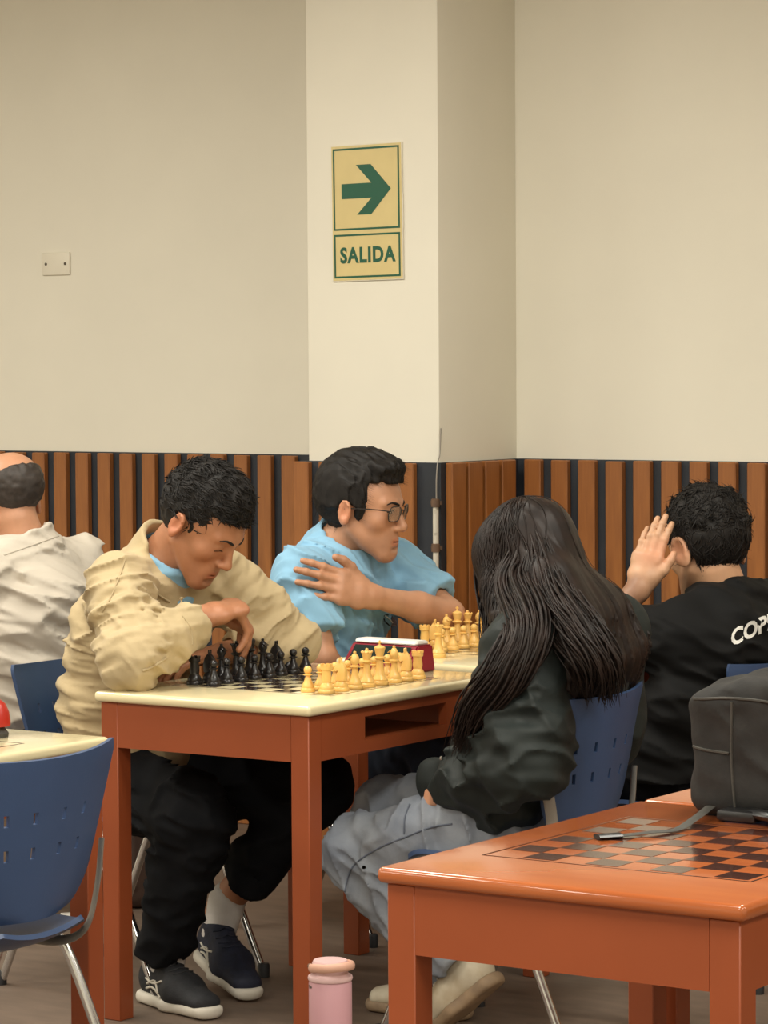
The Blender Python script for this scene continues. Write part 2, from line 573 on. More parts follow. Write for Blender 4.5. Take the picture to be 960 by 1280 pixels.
# conduit and thin cable in the pillar's corner
M['conduit'] = mat('chipped_white_paint', (0.62, 0.57, 0.47), 0.55, col2=(0.36, 0.31, 0.24), scale=35, lo=0.30, hi=0.42)
M['rust'] = mat('rusty_clip', (0.13, 0.075, 0.045), 0.7, var=0.3)
cd = empty('conduit_pipe', (PX1 + .006, PY - .032, 0))
tag(cd, 'chipped white conduit pipe with a thin grey cable on pillar corner', 'pipe')
tube_obj('pipe', spline([(0, 0, 0), (0, 0, .5), (.001, 0, 1.085)], 3), 0.0085, M['conduit'], cd, 10)
tube_obj('cable', spline([(.001, .004, 1.08), (0, .006, 1.15), (.001, .012, 1.20), (-.001, .026, 1.225), (.001, .030, 1.30)], 4), 0.0022, M['grey_bar'], cd, 6)
for z in (1.085, .955):
    bm = bmesh.new()
    lathe(bm, [(.009, -.012), (.0125, -.012), (.0125, .010), (.009, .012)], 12, 0, 0, z)
    add_box(bm, (-.02, .006, z - .006), (.016, .012, z + .005))
    bm_obj('clip', bm, M['rust'], cd, 40)

# ------------------------------------------------------------------ chess tables
TW, TL, TH = 0.60, 0.79, 0.75
SQ = 0.0530
def rect_frame(bm, hx, hy, t, z0, z1):
    for a in ((-hx, -hy, hx, -hy + t), (-hx, hy - t, hx, hy), (-hx, -hy + t, -hx + t, hy - t), (hx - t, -hy + t, hx, hy - t)):
        add_box(bm, (a[0], a[1], z0), (a[2], a[3], z1))
sq_mesh = {}
def chess_table(name, cx, cy, top, sqm, label, board_dy=0.0, slot=True):
    r = empty(name, (cx, cy, 0))
    tag(r, label, 'table', 'wooden chess tables set in rows')
    bm = bmesh.new()
    add_box(bm, (-TW / 2, -TL / 2, TH - .024), (TW / 2, TL / 2, TH), 0.009, 3)
    tp = bm_obj('tabletop', bm, top, r, 40)
    lx, ly, lw = TW / 2 - .012, TL / 2 - .012, .048
    for sx in (-1, 1):
        for sy in (-1, 1):
            x0, x1 = sorted((sx * lx, sx * (lx - lw))); y0, y1 = sorted((sy * ly, sy * (ly - lw)))
            box_obj('leg', (x0, y0, 0), (x1, y1, TH - .024), M['orange'], r, 0.002, 1)
    zt, zb, t = TH - .024, TH - .126, .022
    for sy in (-1, 1):
        y0, y1 = sorted((sy * (ly - .001), sy * (ly - t)))
        box_obj('apron', (-lx + lw, y0, zb), (lx - lw, y1, zt), M['orange'], r)
    for sx in (-1, 1):
        x0, x1 = sorted((sx * (lx - .001), sx * (lx - t)))
        bm = bmesh.new()
        y0, y1 = -ly + lw, ly - lw
        if slot:
            s0, s1, za, zc = -.165, .170, zb + .028, zt - .022
            add_box(bm, (x0, y0, zb), (x1, s0, zt)); add_box(bm, (x0, s1, zb), (x1, y1, zt))
            add_box(bm, (x0, s0, zb), (x1, s1, za)); add_box(bm, (x0, s0, zc), (x1, s1, zt))
        else:
            add_box(bm, (x0, y0, zb), (x1, y1, zt))
        bm_obj('apron', bm, M['orange'], r)
    if slot:
        box_obj('shelf', (-lx + t, -.20, zb + .016), (lx - t, .20, zb + .026), M['orange'], r)
    # board: each dark square and border line is a thin inlay
    hb = 4 * SQ
    br = empty('chessboard')
    br.parent = r; br.location = (0, board_dy, TH)
    key = sqm.name
    if key not in sq_mesh:
        bm = bmesh.new()
        add_box(bm, (-SQ / 2, -SQ / 2, -.0005), (SQ / 2, SQ / 2, .0005))
        me = bpy.data.meshes.new('dark_square'); bm.to_mesh(me); bm.free(); me.materials.append(sqm)
        sq_mesh[key] = me
    for i in range(8):
        for j in range(8):
            if (i + j) % 2 == 0:
                continue
            o = link(bpy.data.objects.new('dark_square', sq_mesh[key]), br)
            o.location = ((i - 3.5) * SQ, (j - 3.5) * SQ, 0)
    bm = bmesh.new()
    rect_frame(bm, hb + .012, hb + .012, .0028, -.0004, .0005)
    bm_obj('border_line', bm, sqm, br)
    return r
T1 = (-4.020, 5.650); T2 = (-3.990, 6.565); T3 = (-4.055, 4.225); T4 = (-2.140, 4.005); T5 = (-2.140, 4.805)
chess_table('chess_table', *T1, M['cream_top'], M['black_square'], 'cream topped chess table between the beige jacket player and the long haired player', 0.02)
chess_table('chess_table', *T2, M['cream_top'], M['black_square'], 'cream topped chess table between the blue shirt player and the black shirt player', 0.065)
chess_table('chess_table', *T3, M['cream_top'], M['black_square'], 'cream topped chess table behind the empty blue chair')
chess_table('chess_table', *T4, M['orange_top'], M['dark_square'], 'orange brown chess table with a varnished board, strap and buckle lying on it')
chess_table('chess_table', *T5, M['orange_top'], M['dark_square'], 'orange brown chess table pushed up behind the one with the strap, under backpack')

# ------------------------------------------------------------------ chairs
def grid_shell(name, nu, nv, fn, thick, m, parent, holes=None, sm=60):
    vs_, fs_ = [], []
    for j in range(nv + 1):
        for i in range(nu + 1):
            vs_.append(fn(-1 + 2 * i / nu, j / nv))
    for j in range(nv):
        for i in range(nu):
            if holes and (i, j) in holes: continue
            a = j * (nu + 1) + i
            fs_.append((a, a + 1, a + nu + 2, a + nu + 1))
    bm = bmesh.new()
    bv = [bm.verts.new(v) for v in vs_]
    for f in fs_: bm.faces.new([bv[k] for k in f])
    bmesh.ops.recalc_face_normals(bm, faces=bm.faces)
    bmesh.ops.solidify(bm, geom=bm.faces[:], thickness=thick)
    return bm_obj(name, bm, m, parent, sm)
def make_chair():
    r = empty('chair')
    def back(s, t):
        w = .150 + .085 * t ** 0.9
        if t < .3: w *= 0.62 + 0.38 * math.sqrt(max(0, 1 - (1 - t / .3) ** 2))
        if t > .93: w *= 1 - 0.035 * ((t - .93) / .07) ** 2
        x = s * w
        return (x, -.185 - .055 * t + .055 * s * s * (.5 + .5 * t), .462 + .305 * t + .010 * s * s * t)
    holes = set()
    for jr in (11, 17):
        for ic in (8, 14, 21, 27):
            for dj in (0, 1): holes.add((ic, jr + dj))
    grid_shell('backrest', 36, 28, back, 0.008, M['blue'], r, holes)
    def seat(s, t):
        k = 2 * t - 1
        w = .215 * (1 - .10 * (1 - t)) * (1 - abs(k) ** 4 * .42)
        y = -.195 + .415 * t
        z = .420 + .016 * s * s - .016 * math.cos(s * 1.2) * math.sin(math.pi * min(1, t * 1.1)) - .055 * max(0, (t - .72) / .28) ** 2 + .02 * max(0, (.2 - t) / .2) ** 2
        return (s * w, y, z)
    grid_shell('seat', 20, 20, seat, 0.010, M['blue'], r)
    for sx in (-1, 1):
        tube_obj('front_leg', spline([(sx * .150, -.02, .400), (sx * .175, .045, .398), (sx * .198, .085, .345), (sx * .205, .232, .012)], 6), .0105, M['chrome'], r, 10)
        tube_obj('rear_leg', spline([(sx * .150, .03, .400), (sx * .178, -.055, .398), (sx * .198, -.100, .345), (sx * .205, -.245, .012)], 6), .0105, M['chrome'], r, 10)
        tube_obj('back_support', spline([(sx * .150, .02, .394), (sx * .156, -.10, .390), (sx * .162, -.165, .420), (sx * .172, -.186, .50), (sx * .190, -.184, .59)], 5), .01, M['grey_bar'], r, 8, flat=(.0045, .0125), up=(0, 1, 0))
        for y in (.235, -.248):
            bm = bmesh.new()
            lathe(bm, [(0, 0), (.014, 0), (.0145, .03), (.0115, .034), (0, .034)], 12, sx * .205, y, 0)
            bm_obj('foot_cap', bm, M['rubber'], r, 40)
    for y in (.02, -.05):
        tube_obj('cross_bar', [(-.165, y, .396), (.165, y, .396)], .009, M['chrome'], r, 8)
    return r
chair0 = make_chair()
chair_spots = [((-4.515, 5.640), -90, 'blue plastic chair under the player in the beige jacket'),
               ((-4.500, 6.500), -90, 'blue plastic chair under the player in the light blue shirt'),
               ((-3.425, 5.635), 90, 'blue plastic chair with chrome legs under the long haired player'),
               ((-3.788, 4.215), 90, 'empty blue plastic chair pushed against a cream chess table'),
               ((-3.425, 6.510), 90, 'blue plastic chair under the player in the black shirt'),
               ((-5.310, 6.060), 180, 'blue plastic chair under the balding man in the white shirt')]
for i, ((x, y), a, lab) in enumerate(chair_spots):
    o = chair0 if i == 0 else copy_tree(chair0)
    o.location = (x, y, 0)
    o.rotation_euler = (0, 0, math.radians(a))
    tag(o, lab, 'chair', 'blue plastic chairs')

# ------------------------------------------------------------------ chess pieces
def piece_base(r, h0=0.0):
    return [(0, h0), (r, h0), (r * 1.03, h0 + .003), (r * .98, h0 + .007), (r * .86, h0 + .009), (r * .88, h0 + .012), (r * .70, h0 + .018), (r * .55, h0 + .022)]
def pm(name, build, m):
    bm = bmesh.new()
    build(bm)
    me = bpy.data.meshes.new(name)
    bmesh.ops.recalc_face_normals(bm, faces=bm.faces)
    bm.to_mesh(me); bm.free()
    smooth(me, 35)
    me.materials.append(m)
    return me
def b_pawn(bm):
    p = piece_base(.0155) + [(.0060, .030), (.0052, .034), (.0100, .0360), (.0100, .0375), (.0056, .039)]
    p += [(.0088 * math.sin(a), .0465 - .0088 * math.cos(a)) for a in np.linspace(.6, math.pi, 8)]
    lathe(bm, p, 18)
def b_rook(bm):
    p = piece_base(.0178) + [(.0110, .030), (.0095, .045), (.0100, .048), (.0125, .050), (.0128, .058), (.0090, .058), (.0088, .054), (0, .054)]
    lathe(bm, p, 20)
    for k in range(6):
        a = k * math.pi / 3
        bmesh.ops.create_cube(bm, size=1.0, matrix=Matrix.Rotation(a, 4, 'Z') @ Matrix.Translation((.0108, 0, .0595)) @ Matrix.Diagonal((.0038, .0075, .005, 1)))
def b_bishop(bm):
    p = piece_base(.0172) + [(.0072, .032), (.0060, .045), (.0112, .0470), (.0112, .0490), (.0064, .051), (.0066, .053), (.0098, .058), (.0102, .062), (.0084, .069), (.0045, .0745), (.0028, .0755)]
    p += [(.0036, .0775), (.0030, .0800), (0, .0812)]
    lathe(bm, p, 18)
    bmesh.ops.create_cube(bm, size=1.0, matrix=Matrix.Translation((.0066, 0, .0675)) @ Matrix.Rotation(.6, 4, 'Y') @ Matrix.Diagonal((.009, .0212, .0012, 1)))
def b_queen(bm):
    p = piece_base(.0190) + [(.0085, .034), (.0065, .050), (.0120, .0540), (.0120, .0560), (.0078, .058), (.0080, .061), (.0120, .074), (.0112, .0752), (.0085, .0745), (.0060, .077), (.0028, .0785)]
    p += [(.0036, .0805), (.0028, .0830), (0, .084)]
    lathe(bm, p, 20)
    for k in range(8):
        a = k * math.pi / 4
        bmesh.ops.create_icosphere(bm, subdivisions=1, radius=.0026, matrix=Matrix.Translation((.0112 * math.cos(a), .0112 * math.sin(a), .0755)))
def b_king(bm):
    p = piece_base(.0195) + [(.0090, .036), (.0068, .054), (.0126, .0580), (.0126, .0600), (.0082, .062), (.0084, .065), (.0124, .080), (.0118, .0815), (.0070, .0845), (.0025, .0860), (.0022, .088), (0, .088)]
    lathe(bm, p, 20)
    add_box(bm, (-.0016, -.0018, .086), (.0016, .0018, .0965), 0.0005, 1)
    add_box(bm, (-.0045, -.0017, .0905), (.0045, .0017, .0937), 0.0005, 1)
def b_knight(bm):
    lathe(bm, piece_base(.0175) + [(.011, .0235), (0, .0235)], 20)
    # side outline of the horse head (x forward), built as a lofted, rounded slab
    L_ = [(-.0115, .022), (-.0135, .032), (-.0135, .044), (-.0100, .055), (-.0040, .0625), (.0010, .0665), (.0015, .0635), (.0060, .0610), (.0105, .0545), (.0150, .0475), (.0150, .0430), (.0115, .0410), (.0075, .0440), (.0030, .0420), (.0060, .0360), (.0095, .0290), (.0105, .022)]
    n = len(L_)
    cx = sum(p[0] for p in L_) / n; cz = sum(p[1] for p in L_) / n
    rings = []
    for (w, s) in ((-.0082, .70), (-.0065, .93), (-.0025, 1.0), (.0025, 1.0), (.0065, .93), (.0082, .70)):
        ww = lambda z: 1.15 - .55 * (z - .022) / .045
        rings.append([bm.verts.new((cx + (x - cx) * s, w * ww(z), cz + (z - cz) * s if z > .03 else z)) for x, z in L_])
    for a, b in zip(rings[:-1], rings[1:]):
        for i in range(n):
            j = (i + 1) % n
            bm.faces.new((a[i], a[j], b[j], b[i]))
    bm.faces.new(rings[0][::-1]); bm.faces.new(rings[-1])
    for sy in (-1, 1):
        add_box(bm, (-.001, sy * .0045 - .0016, .060), (.003, sy * .0045 + .0016, .0715), .0012, 1)
PM = {}
for cname, m in (('black', M['black_piece']), ('white', M['white_piece'])):
    for kind, fn in (('pawn', b_pawn), ('rook', b_rook), ('knight', b_knight), ('bishop', b_bishop), ('queen', b_queen), ('king', b_king)):
        PM[cname, kind] = pm('chess_' + kind, fn, m)
rnd = random.Random(3)
def put_piece(colour, kind, x, y, rz, where, only, pos='', z=TH + .0006, scale=1.06):
    o = link(bpy.data.objects.new('chess_' + kind, PM[colour, kind]))
    o.location = (x, y, z); o.rotation_euler = (0, 0, rz); o.scale = (scale,) * 3
    cl = 'black' if colour == 'black' else 'yellow boxwood'
    tag(o, '%s chess %s %s on %s' % (cl, kind, pos or 'standing', where), 'chess piece', None if only else '%s %ss on %s' % (cl, kind, where))
    return o
def setup(cx, cy, white_left, order, where, skip=()):
    for j, kind in enumerate(order):
        for side, cname in ((0, 'white' if white_left else 'black'), (1, 'black' if white_left else 'white')):
            for rank, kd in ((0, kind), (1, 'pawn')):
                i = rank if side == 0 else 7 - rank
                if (i, j) in skip: continue
                x = cx + (i - 3.5) * SQ + rnd.uniform(-.003, .003)
                y = cy + (j - 3.5) * SQ + rnd.uniform(-.003, .003)
                rz = (0 if side == 0 else math.pi) + rnd.uniform(-.3, .3)
                qj = order.index('queen')
                end = '' if kind in ('king', 'queen') else ("queen's" if (j < 4) == (qj < 4) else "king's")
                pos = ('in front of the %s%s' % (end + ' side ' if end else '', kind)) if kd == 'pawn' else ("at the %s end" % end if end else '')
                put_piece(cname, kd, x, y, rz, where, kd in ('king', 'queen'), pos)
setup(T1[0], T1[1] + .02, False, ('rook', 'knight', 'bishop', 'queen', 'king', 'bishop', 'knight', 'rook'), "the jacketed man's board")
setup(T2[0] - .025, T2[1] + .065, True, ('rook', 'knight', 'bishop', 'king', 'queen', 'bishop', 'knight', 'rook'), "the spectacled man's board")
q = on_z(548, 822, TH)
o = put_piece('white', 'queen', q[0], q[1], 0, 'x', True, 'x')
o['label'] = 'spare yellow boxwood chess queen standing alone beside the board behind the clock'

# ------------------------------------------------------------------ digital chess clock between the two cream tables
M['clock_red'] = mat('dark_red_plastic', (0.24, 0.008, 0.022), 0.35, var=0.05)
M['clock_screen'] = mat('dark_lcd_screen', (0.035, 0.06, 0.055), 0.15, var=0.1)
M['clock_white'] = mat('white_plastic', (0.80, 0.77, 0.72), 0.4, var=0.02)
ck = empty('chess_clock', (-4.000, 5.985, TH))
tag(ck, 'dark red digital chess clock with dark screen and white rocker on top', 'chess clock')
ck.rotation_euler = (0, 0, math.radians(-3)); ck.scale = (1, 1, .9)
W2 = .099
def prism(name, poly, x0, x1, m, parent, bev=0.004):
    bm = bmesh.new()
    a = [bm.verts.new((x0, y, z)) for y, z in poly]; b = [bm.verts.new((x1, y, z)) for y, z in poly]
    bm.faces.new(a[::-1]); bm.faces.new(b)
    for i in range(len(poly)):
        j = (i + 1) % len(poly)
        bm.faces.new((a[i], a[j], b[j], b[i]))
    if bev: bmesh.ops.bevel(bm, geom=bm.edges[:], offset=bev, segments=2, affect='EDGES')
    return bm_obj(name, bm, m, parent, 40)
prism('body', [(-.058, 0), (-.060, .018), (-.018, .072), (.040, .072), (.052, 0)], -W2, W2, M['clock_red'], ck)
bm = bmesh.new()
a0, a1 = Vector((-.0575, .0245)), Vector((-.0225, .0695))
nrm_ = Vector((-.79, .61))
for (k, off) in ((0, .0012),):
    vv = []
    for x in (-.084, .084):
        for p in (a0.lerp(a1, .06), a0.lerp(a1, .94)):
            vv.append(bm.verts.new((x, p.x + nrm_.x * off, p.y + nrm_.y * off)))
    bm.faces.new((vv[0], vv[1], vv[3], vv[2]))
r_ = bmesh.ops.solidify(bm, geom=bm.faces[:], thickness=.0012)
bm_obj('screen', bm, M['clock_screen'], ck)
prism('rocker', [(-.020, .0725), (-.014, .083), (.030, .083), (.036, .0725)], -.092, .092, M['clock_white'], ck, .003)
for x in (-.05, 0, .05):
    box_obj('button', (x - .008, -.0622, .006), (x + .008, -.0575, .013), M['rubber'], ck, .001, 1)

# ------------------------------------------------------------------ people: shared anatomy
def rot_frame(f, pitch=0.0, roll=0.0):
    """columns right, forward, up for a head or torso facing f (horizontal), pitched up by pitch, rolled towards its right"""
    f = unit(f); up = V3(0, 0, 1); r = unit(np.cross(f, up))
    c, s = math.cos(pitch), math.sin(pitch)
    f2 = f * c + up * s; u2 = np.cross(r, f2)
    c, s = math.cos(roll), math.sin(roll)
    r3 = r * c - u2 * s; u3 = u2 * c + r * s
    return np.stack([r3, f2, u3], 1)
def yaw_dir(f, deg):
    a = math.radians(deg)
    return V3(f[0] * math.cos(a) - f[1] * math.sin(a), f[0] * math.sin(a) + f[1] * math.cos(a), 0)
def head_local(jaw=1.0, ears=True, es=1.0):
    F_ = Field()
    F_.add(ell((0, -.014, .046), (.0755, .097, .083)))
    F_.add(ell((0, .026, .020), (.064, .070, .080)), .03)
    F_.add(ell((0, .036, -.048), (.050 * jaw, .052, .050)), .03)
    for s in (-1, 1):
        F_.add(cone((s * .053 * jaw, .000, -.040), (s * .022, .070, -.096), .015, .014), .03)
        F_.add(ball((s * .045, .062, -.014), .019), .025)
        F_.add(cone((s * .014, .090, .028), (s * .044, .076, .030), .0095, .009), .014)
    F_.add(ell((0, .074, -.099), (.021, .017, .015)), .03)
    F_.add(ell((0, .076, -.064), (.030, .019, .026)), .025)
    for s in (-1, 1):
        F_.sub(ell((s * .0315, .104, .011), (.017, .014, .0125)), .014)
    for s in (-1, 1):
        F_.add(ell((s * .031, .0785, .0095), (.0150, .0125, .0118)), .005)
    F_.add(cone((0, .090, .020), (0, .110, -.024), .0075, .0095), .012)
    F_.add(ball((0, .1105, -.028), .0105), .008)
    for s in (-1, 1):
        F_.add(ell((s * .0115, .100, -.032), (.0075, .0095, .0072)), .006)
        F_.sub(ball((s * .006, .104, -.0395), .0032), .003)
    # lips
    for s in (-1, 1):
        F_.add(cone((s * .004, .0950, -.0605), (s * .020, .0850, -.0640), .0040, .0026), .006)
        F_.add(cone((s * .003, .0940, -.0705), (s * .018, .0855, -.0670), .0046, .0028), .006)
    F_.sub(ell((0, .0995, -.0655), (.022, .013, .0014)), .002)
    F_.sub(ell((0, .0955, -.083), (.018, .006, .004)), .010)
    if ears:
        for s in (-1, 1):
            a = math.radians(24) * s
            R = np.array([[math.cos(a), -math.sin(a) * 1, 0], [math.sin(a), math.cos(a), 0], [0, 0, 1]])
            t = math.radians(-14)
            Rt = np.array([[1, 0, 0], [0, math.cos(t), -math.sin(t)], [0, math.sin(t), math.cos(t)]])
            R = R.T @ Rt
            c = V3(s * .0800, -.010, .000)
            c = c + V3(s * .006 * (es - 1) / .25, 0, 0)
            F_.add(ell(c, (.0075, .0185 * es, .0315 * es), R), .006)
            F_.sub(ell(c + V3(s * .0085, .002, .004), (.0060, .0115 * es, .0205 * es), R), .003)
            F_.add(ell(c + V3(s * .003, .002, -.020), (.0060, .0095, .0105), R), .006)
            F_.add(cone(c + V3(s * .003, .013, -.008), c + V3(s * .002, .014, .004), .0035, .003), .003)
            rim = [c + R @ V3(s * .004, a_, b_) for a_, b_ in ((.010, .022), (.0, .029), (-.011, .026), (-.0165, .012), (-.0165, -.004), (-.011, -.017))]
            for a_, b_ in zip(rim[:-1], rim[1:]): F_.add(cone(a_, b_, .0030 * es, .0030 * es), .003)
    return F_
def hair_short(top=.020, side=.010, back=.012, front=.088, fringe_z=.072, temple=.040, nape=-.062, bald=False, burn=-.012):
    """short hair as one mass hugging the skull; head-local"""
    F_ = Field()
    F_.add(ell((0, -.016, .046), (.0755 + side, .097 + back, .083 + top)))
    F_.add(ell((0, .020, .060), (.062 + side * .8, .074, .068 + top)), .02)
    reg = Field()
    reg.add(rbox((0, -.10 + front * .5, fringe_z + .10), (.16, .10 + front * .5, .10), .012))
    reg.add(rbox((0, -.10 + temple * .5, .10 + .025), (.16, .10 + temple * .5, .10), .012), .012)
    for s in (-1, 1):
        reg.add(rbox((s * .072, .024, .02), (.022, .010, .034), .005), .006)
    reg.add(rbox((0, -.115, .05 + nape * .5), (.16, .088, .05 - nape * .5 + .05), .014), .012)
    F_.cut(reg, .008)
    for s in (-1, 1): F_.sub(ell((s * .084, -.012, -.004), (.026, .019, .036)), .004)
    return F_
def sample_hair(me, n, seed=1):
    rs = np.random.RandomState(seed)
    nv = len(me.vertices)
    co = np.empty(nv * 3, f32); me.vertices.foreach_get('co', co); co = co.reshape(-1, 3)
    no = np.empty(nv * 3, f32); me.vertex_normals.foreach_get('vector', no); no = no.reshape(-1, 3)
    idx = rs.randint(0, nv, n)
    return co[idx].astype(float), no[idx].astype(float), rs
def tufts(name, P, D, Nn, rs, length, width, curl=0.3, segs=3):
    """small tapering locks of hair starting at P, leaning along D and lifting along normal Nn"""
    n = len(P)
    D = D - (D * Nn).sum(1, keepdims=True) * Nn
    D /= np.maximum(np.linalg.norm(D, axis=1, keepdims=True), 1e-6)
    B = np.cross(Nn, D)
    L_ = length * rs.uniform(.6, 1.25, (n, 1)); W = width * rs.uniform(.7, 1.3, (n, 1))
    side = rs.uniform(-1, 1, (n, 1)) * curl; lift = rs.uniform(.1, .5, (n, 1))
    rings = []
    for k in range(segs + 1):
        t = k / segs
        c = P + D * (L_ * t) + Nn * (L_ * lift * (t - .75 * t * t) - .001) + B * (L_ * side * t * t)
        w = W * (1 - t ** 1.6) + .0002
        rings.append(np.stack([c + B * w, c + Nn * w * .6, c - B * w], 1))
    V_ = np.stack(rings, 1).reshape(-1, 3)
    per = (segs + 1) * 3
    fs = []
    for k in range(segs):
        for j in range(3):
            a, b = k * 3 + j, k * 3 + (j + 1) % 3
            fs.append((a, b, b + 3, a + 3))
    fs = np.array(fs)
    faces = (fs[None] + (np.arange(n) * per)[:, None, None]).reshape(-1, 4)
    me = bpy.data.meshes.new(name)
    me.vertices.add(len(V_)); me.vertices.foreach_set('co', V_.astype(f32).ravel())
    me.loops.add(len(faces) * 4); me.loops.foreach_set('vertex_index', faces.astype(np.int32).ravel())
    me.polygons.add(len(faces)); me.polygons.foreach_set('loop_start', np.arange(0, len(faces) * 4, 4, dtype=np.int32))
    me.update(calc_edges=True); smooth(me)
    return me
def hand_field(F_, wrist, xdir, back, side, flex, thumb, scale=1.0, spread=(0.0, 0.0, 0.0, 0.0)):
    """xdir: wrist to knuckles; back: outward normal of the hand's back; side +1: thumb on the left of xdir seen from the back (a right hand, seen from its back with fingers up, has it on the left)"""
    x = unit(xdir); z = unit(np.asarray(back) - x * (np.asarray(back) @ x)); y = np.cross(z, x) * side   # y towards the thumb
    o = np.asarray(wrist, float); s = scale
    pt = lambda a, b, c: o + (x * a + y * b + z * c) * s
    F_.add(etube(pt(-.01, 0, 0), pt(.03, 0, 0), y, (.027 * s, .020 * s), (.034 * s, .019 * s)), .015 * s)
    F_.add(etube(pt(.03, 0, 0), pt(.078, -.002, 0), y, (.034 * s, .018 * s), (.039 * s, .0135 * s)), .012 * s)
    F_.add(cone(pt(.02, .022, -.008), pt(.050, .034, -.010), .015 * s, .013 * s), .012 * s)
    Ls = [(.043, .026, .021), (.047, .030, .022), (.044, .028, .022), (.034, .021, .019)]
    ys = [.029, .010, -.009, -.027]; xs = [.085, .089, .085, .077]; rs_ = [.0092, .0095, .0090, .0080]
    tips = []
    for i in range(4):
        fl = flex[i]; sp = spread[i]
        p = pt(xs[i] - .012, ys[i], -.001)
        ang = 0.0
        for k in range(3):
            ang += math.radians(fl[k])
            d = x * math.cos(ang) - z * math.sin(ang)
            d = unit(d + y * sp * math.cos(ang))
            L_ = (Ls[i][k] + (.012 if k == 0 else 0)) * s
            q = p + d * L_
            r0 = rs_[i] * (1 - .08 * k) * s; r1 = rs_[i] * (1 - .08 * (k + 1)) * s
            F_.add(cone(p, q, r0, r1), (.010 if k == 0 else .003) * s)
            if k: F_.add(ball(p + z * .0008, r0 * 1.04), .003)
            p = q
        tips.append(p)
    t0 = pt(*thumb[0]); t1 = pt(*thumb[1]); t2 = pt(*thumb[2])
    F_.add(cone(pt(.030, .024, -.010), t0, .0135 * s, .0115 * s), .010 * s)
    F_.add(cone(t0, t1, .0112 * s, .0105 * s), .004)
    F_.add(cone(t1, t2, .0105 * s, .0085 * s), .004)
    return tips
M['skin1'] = mat('skin', (0.42, 0.185, 0.095), 0.48, var=0.06, scale=40, bump=0.05, bscale=300, attr='Col', sss=0.08)
M['skin2'] = mat('skin', (0.52, 0.26, 0.15), 0.46, var=0.05, scale=40, bump=0.05, bscale=300, attr='Col', sss=0.08)
M['skin3'] = mat('skin', (0.60, 0.34, 0.20), 0.46, var=0.05, scale=40, bump=0.05, bscale=300, attr='Col', sss=0.08)
M['hair'] = mat('black_hair', (0.011, 0.009, 0.008), 0.6, var=0.4, scale=60, spec=0.28)
M['hair_brown'] = mat('dark_brown_hair', (0.022, 0.012, 0.009), 0.5, scale=25, col2=(0.009, 0.006, 0.005), spec=0.3)
M['hair_fade'] = mat('cropped_hair', (0.035, 0.026, 0.021), 0.6, var=0.3, scale=90)
M['eye_dark'] = mat('dark_eye', (0.015, 0.010, 0.008), 0.2)
M['eye_white'] = mat('eye_white', (0.7, 0.66, 0.6), 0.25)
def face_paint(o, R, s, stubble=0.0, brow=True):
    o = np.asarray(o, f32); Rm = np.asarray(R, f32)
    def fn(co):
        q = ((co - o) @ Rm) / f32(s)
        c = np.ones((len(co), 3), f32)
        def mixin(w, col): c[:] = c * (1 - w[:, None]) + np.array(col, f32) * w[:, None]
        lip = np.clip(1.2 - np.sqrt((q[:, 0] / .024) ** 2 + ((q[:, 1] - .097) / .017) ** 2 + ((q[:, 2] + .0655) / .0115) ** 2), 0, 1)
        mixin(np.clip(lip * 3, 0, 1) * .7, (.90, .62, .60))
        if stubble > 0:
            w = np.clip((-.035 - q[:, 2]) / .02, 0, 1) * np.clip((q[:, 1] + .01) / .03, 0, 1) * np.clip((.13 + q[:, 2]) / .02, 0, 1) * (1 - np.clip(lip * 3, 0, 1))
            mixin(w * stubble, (.32, .26, .26))
        ear = np.clip((np.abs(q[:, 0]) - .074) / .006, 0, 1) * np.clip(1.5 - np.sqrt((q[:, 1] + .01) ** 2 + q[:, 2] ** 2) / .03, 0, 1)
        mixin(ear * .6, (1.12, .82, .75))
        chk = np.clip(1 - np.sqrt((np.abs(q[:, 0]) - .045) ** 2 + (q[:, 1] - .07) ** 2 + (q[:, 2] + .02) ** 2) / .035, 0, 1)
        mixin(chk * .35, (1.08, .86, .80))
        return c
    return fn
def head_bits(root, o, R, s, eyes='open', brow_mat=None):
    """eyebrows and eyes as small parts"""
    Rm = np.asarray(R); o = np.asarray(o)
    L2W = lambda p: o + Rm @ (np.asarray(p, float) * s)
    HL = head_local(ears=False)
    def press(ps):
        Q = np.array(ps, float); Q[:, 1] = .135
        for _ in range(40): Q[:, 1] -= np.clip(HL(Q), -.01, .01) * .8
        return Q
    for sd in (-1, 1):
        P_ = [(sd * .012, .0975, .0265), (sd * .024, .0955, .0305), (sd * .036, .0880, .0325), (sd * .049, .0755, .0280)]
        pts = [L2W(p) for p in press(spline(P_, 4))]
        n = len(pts)
        bm = bmesh.new()
        add_tube(bm, pts, [(.0034 * (1 - .65 * abs(i / (n - 1) - .3) / .7)) * s for i in range(n)], 7, True)
        bm_obj('eyebrow', bm, M['hair'], root, 60)
        if eyes == 'open':
            fld = Field().add(warp(o, Rm, s, ell((sd * .0312, .0822, .0085), (.0118, .0095, .0042))))
            c = L2W((sd * .0312, .082, .0085))
            me = sdf_mesh('eye', fld, c - .02, c + .02, .0016)
            mesh_obj('eye', me, M['eye_white'], root)
            fld = Field().add(warp(o, Rm, s, ell((sd * .0318, .0868, .0085), (.0052, .0056, .0040))))
            me = sdf_mesh('iris', fld, c - .02, c + .02, .0014)
            mesh_obj('iris', me, M['eye_dark'], root)
        # lash line
        zz = .0122 if eyes == 'open' else .0020
        P_ = [(sd * .0185, .0895, zz - .002), (sd * .026, .0925, zz), (sd * .034, .0908, zz + .0002), (sd * .0445, .0825, zz - .003)]
        bm = bmesh.new()
        add_tube(bm, [L2W(p) for p in press(spline(P_, 4))], .0013 * s, 6, True)
        bm_obj('eyelashes', bm, M['hair'], root, 60)
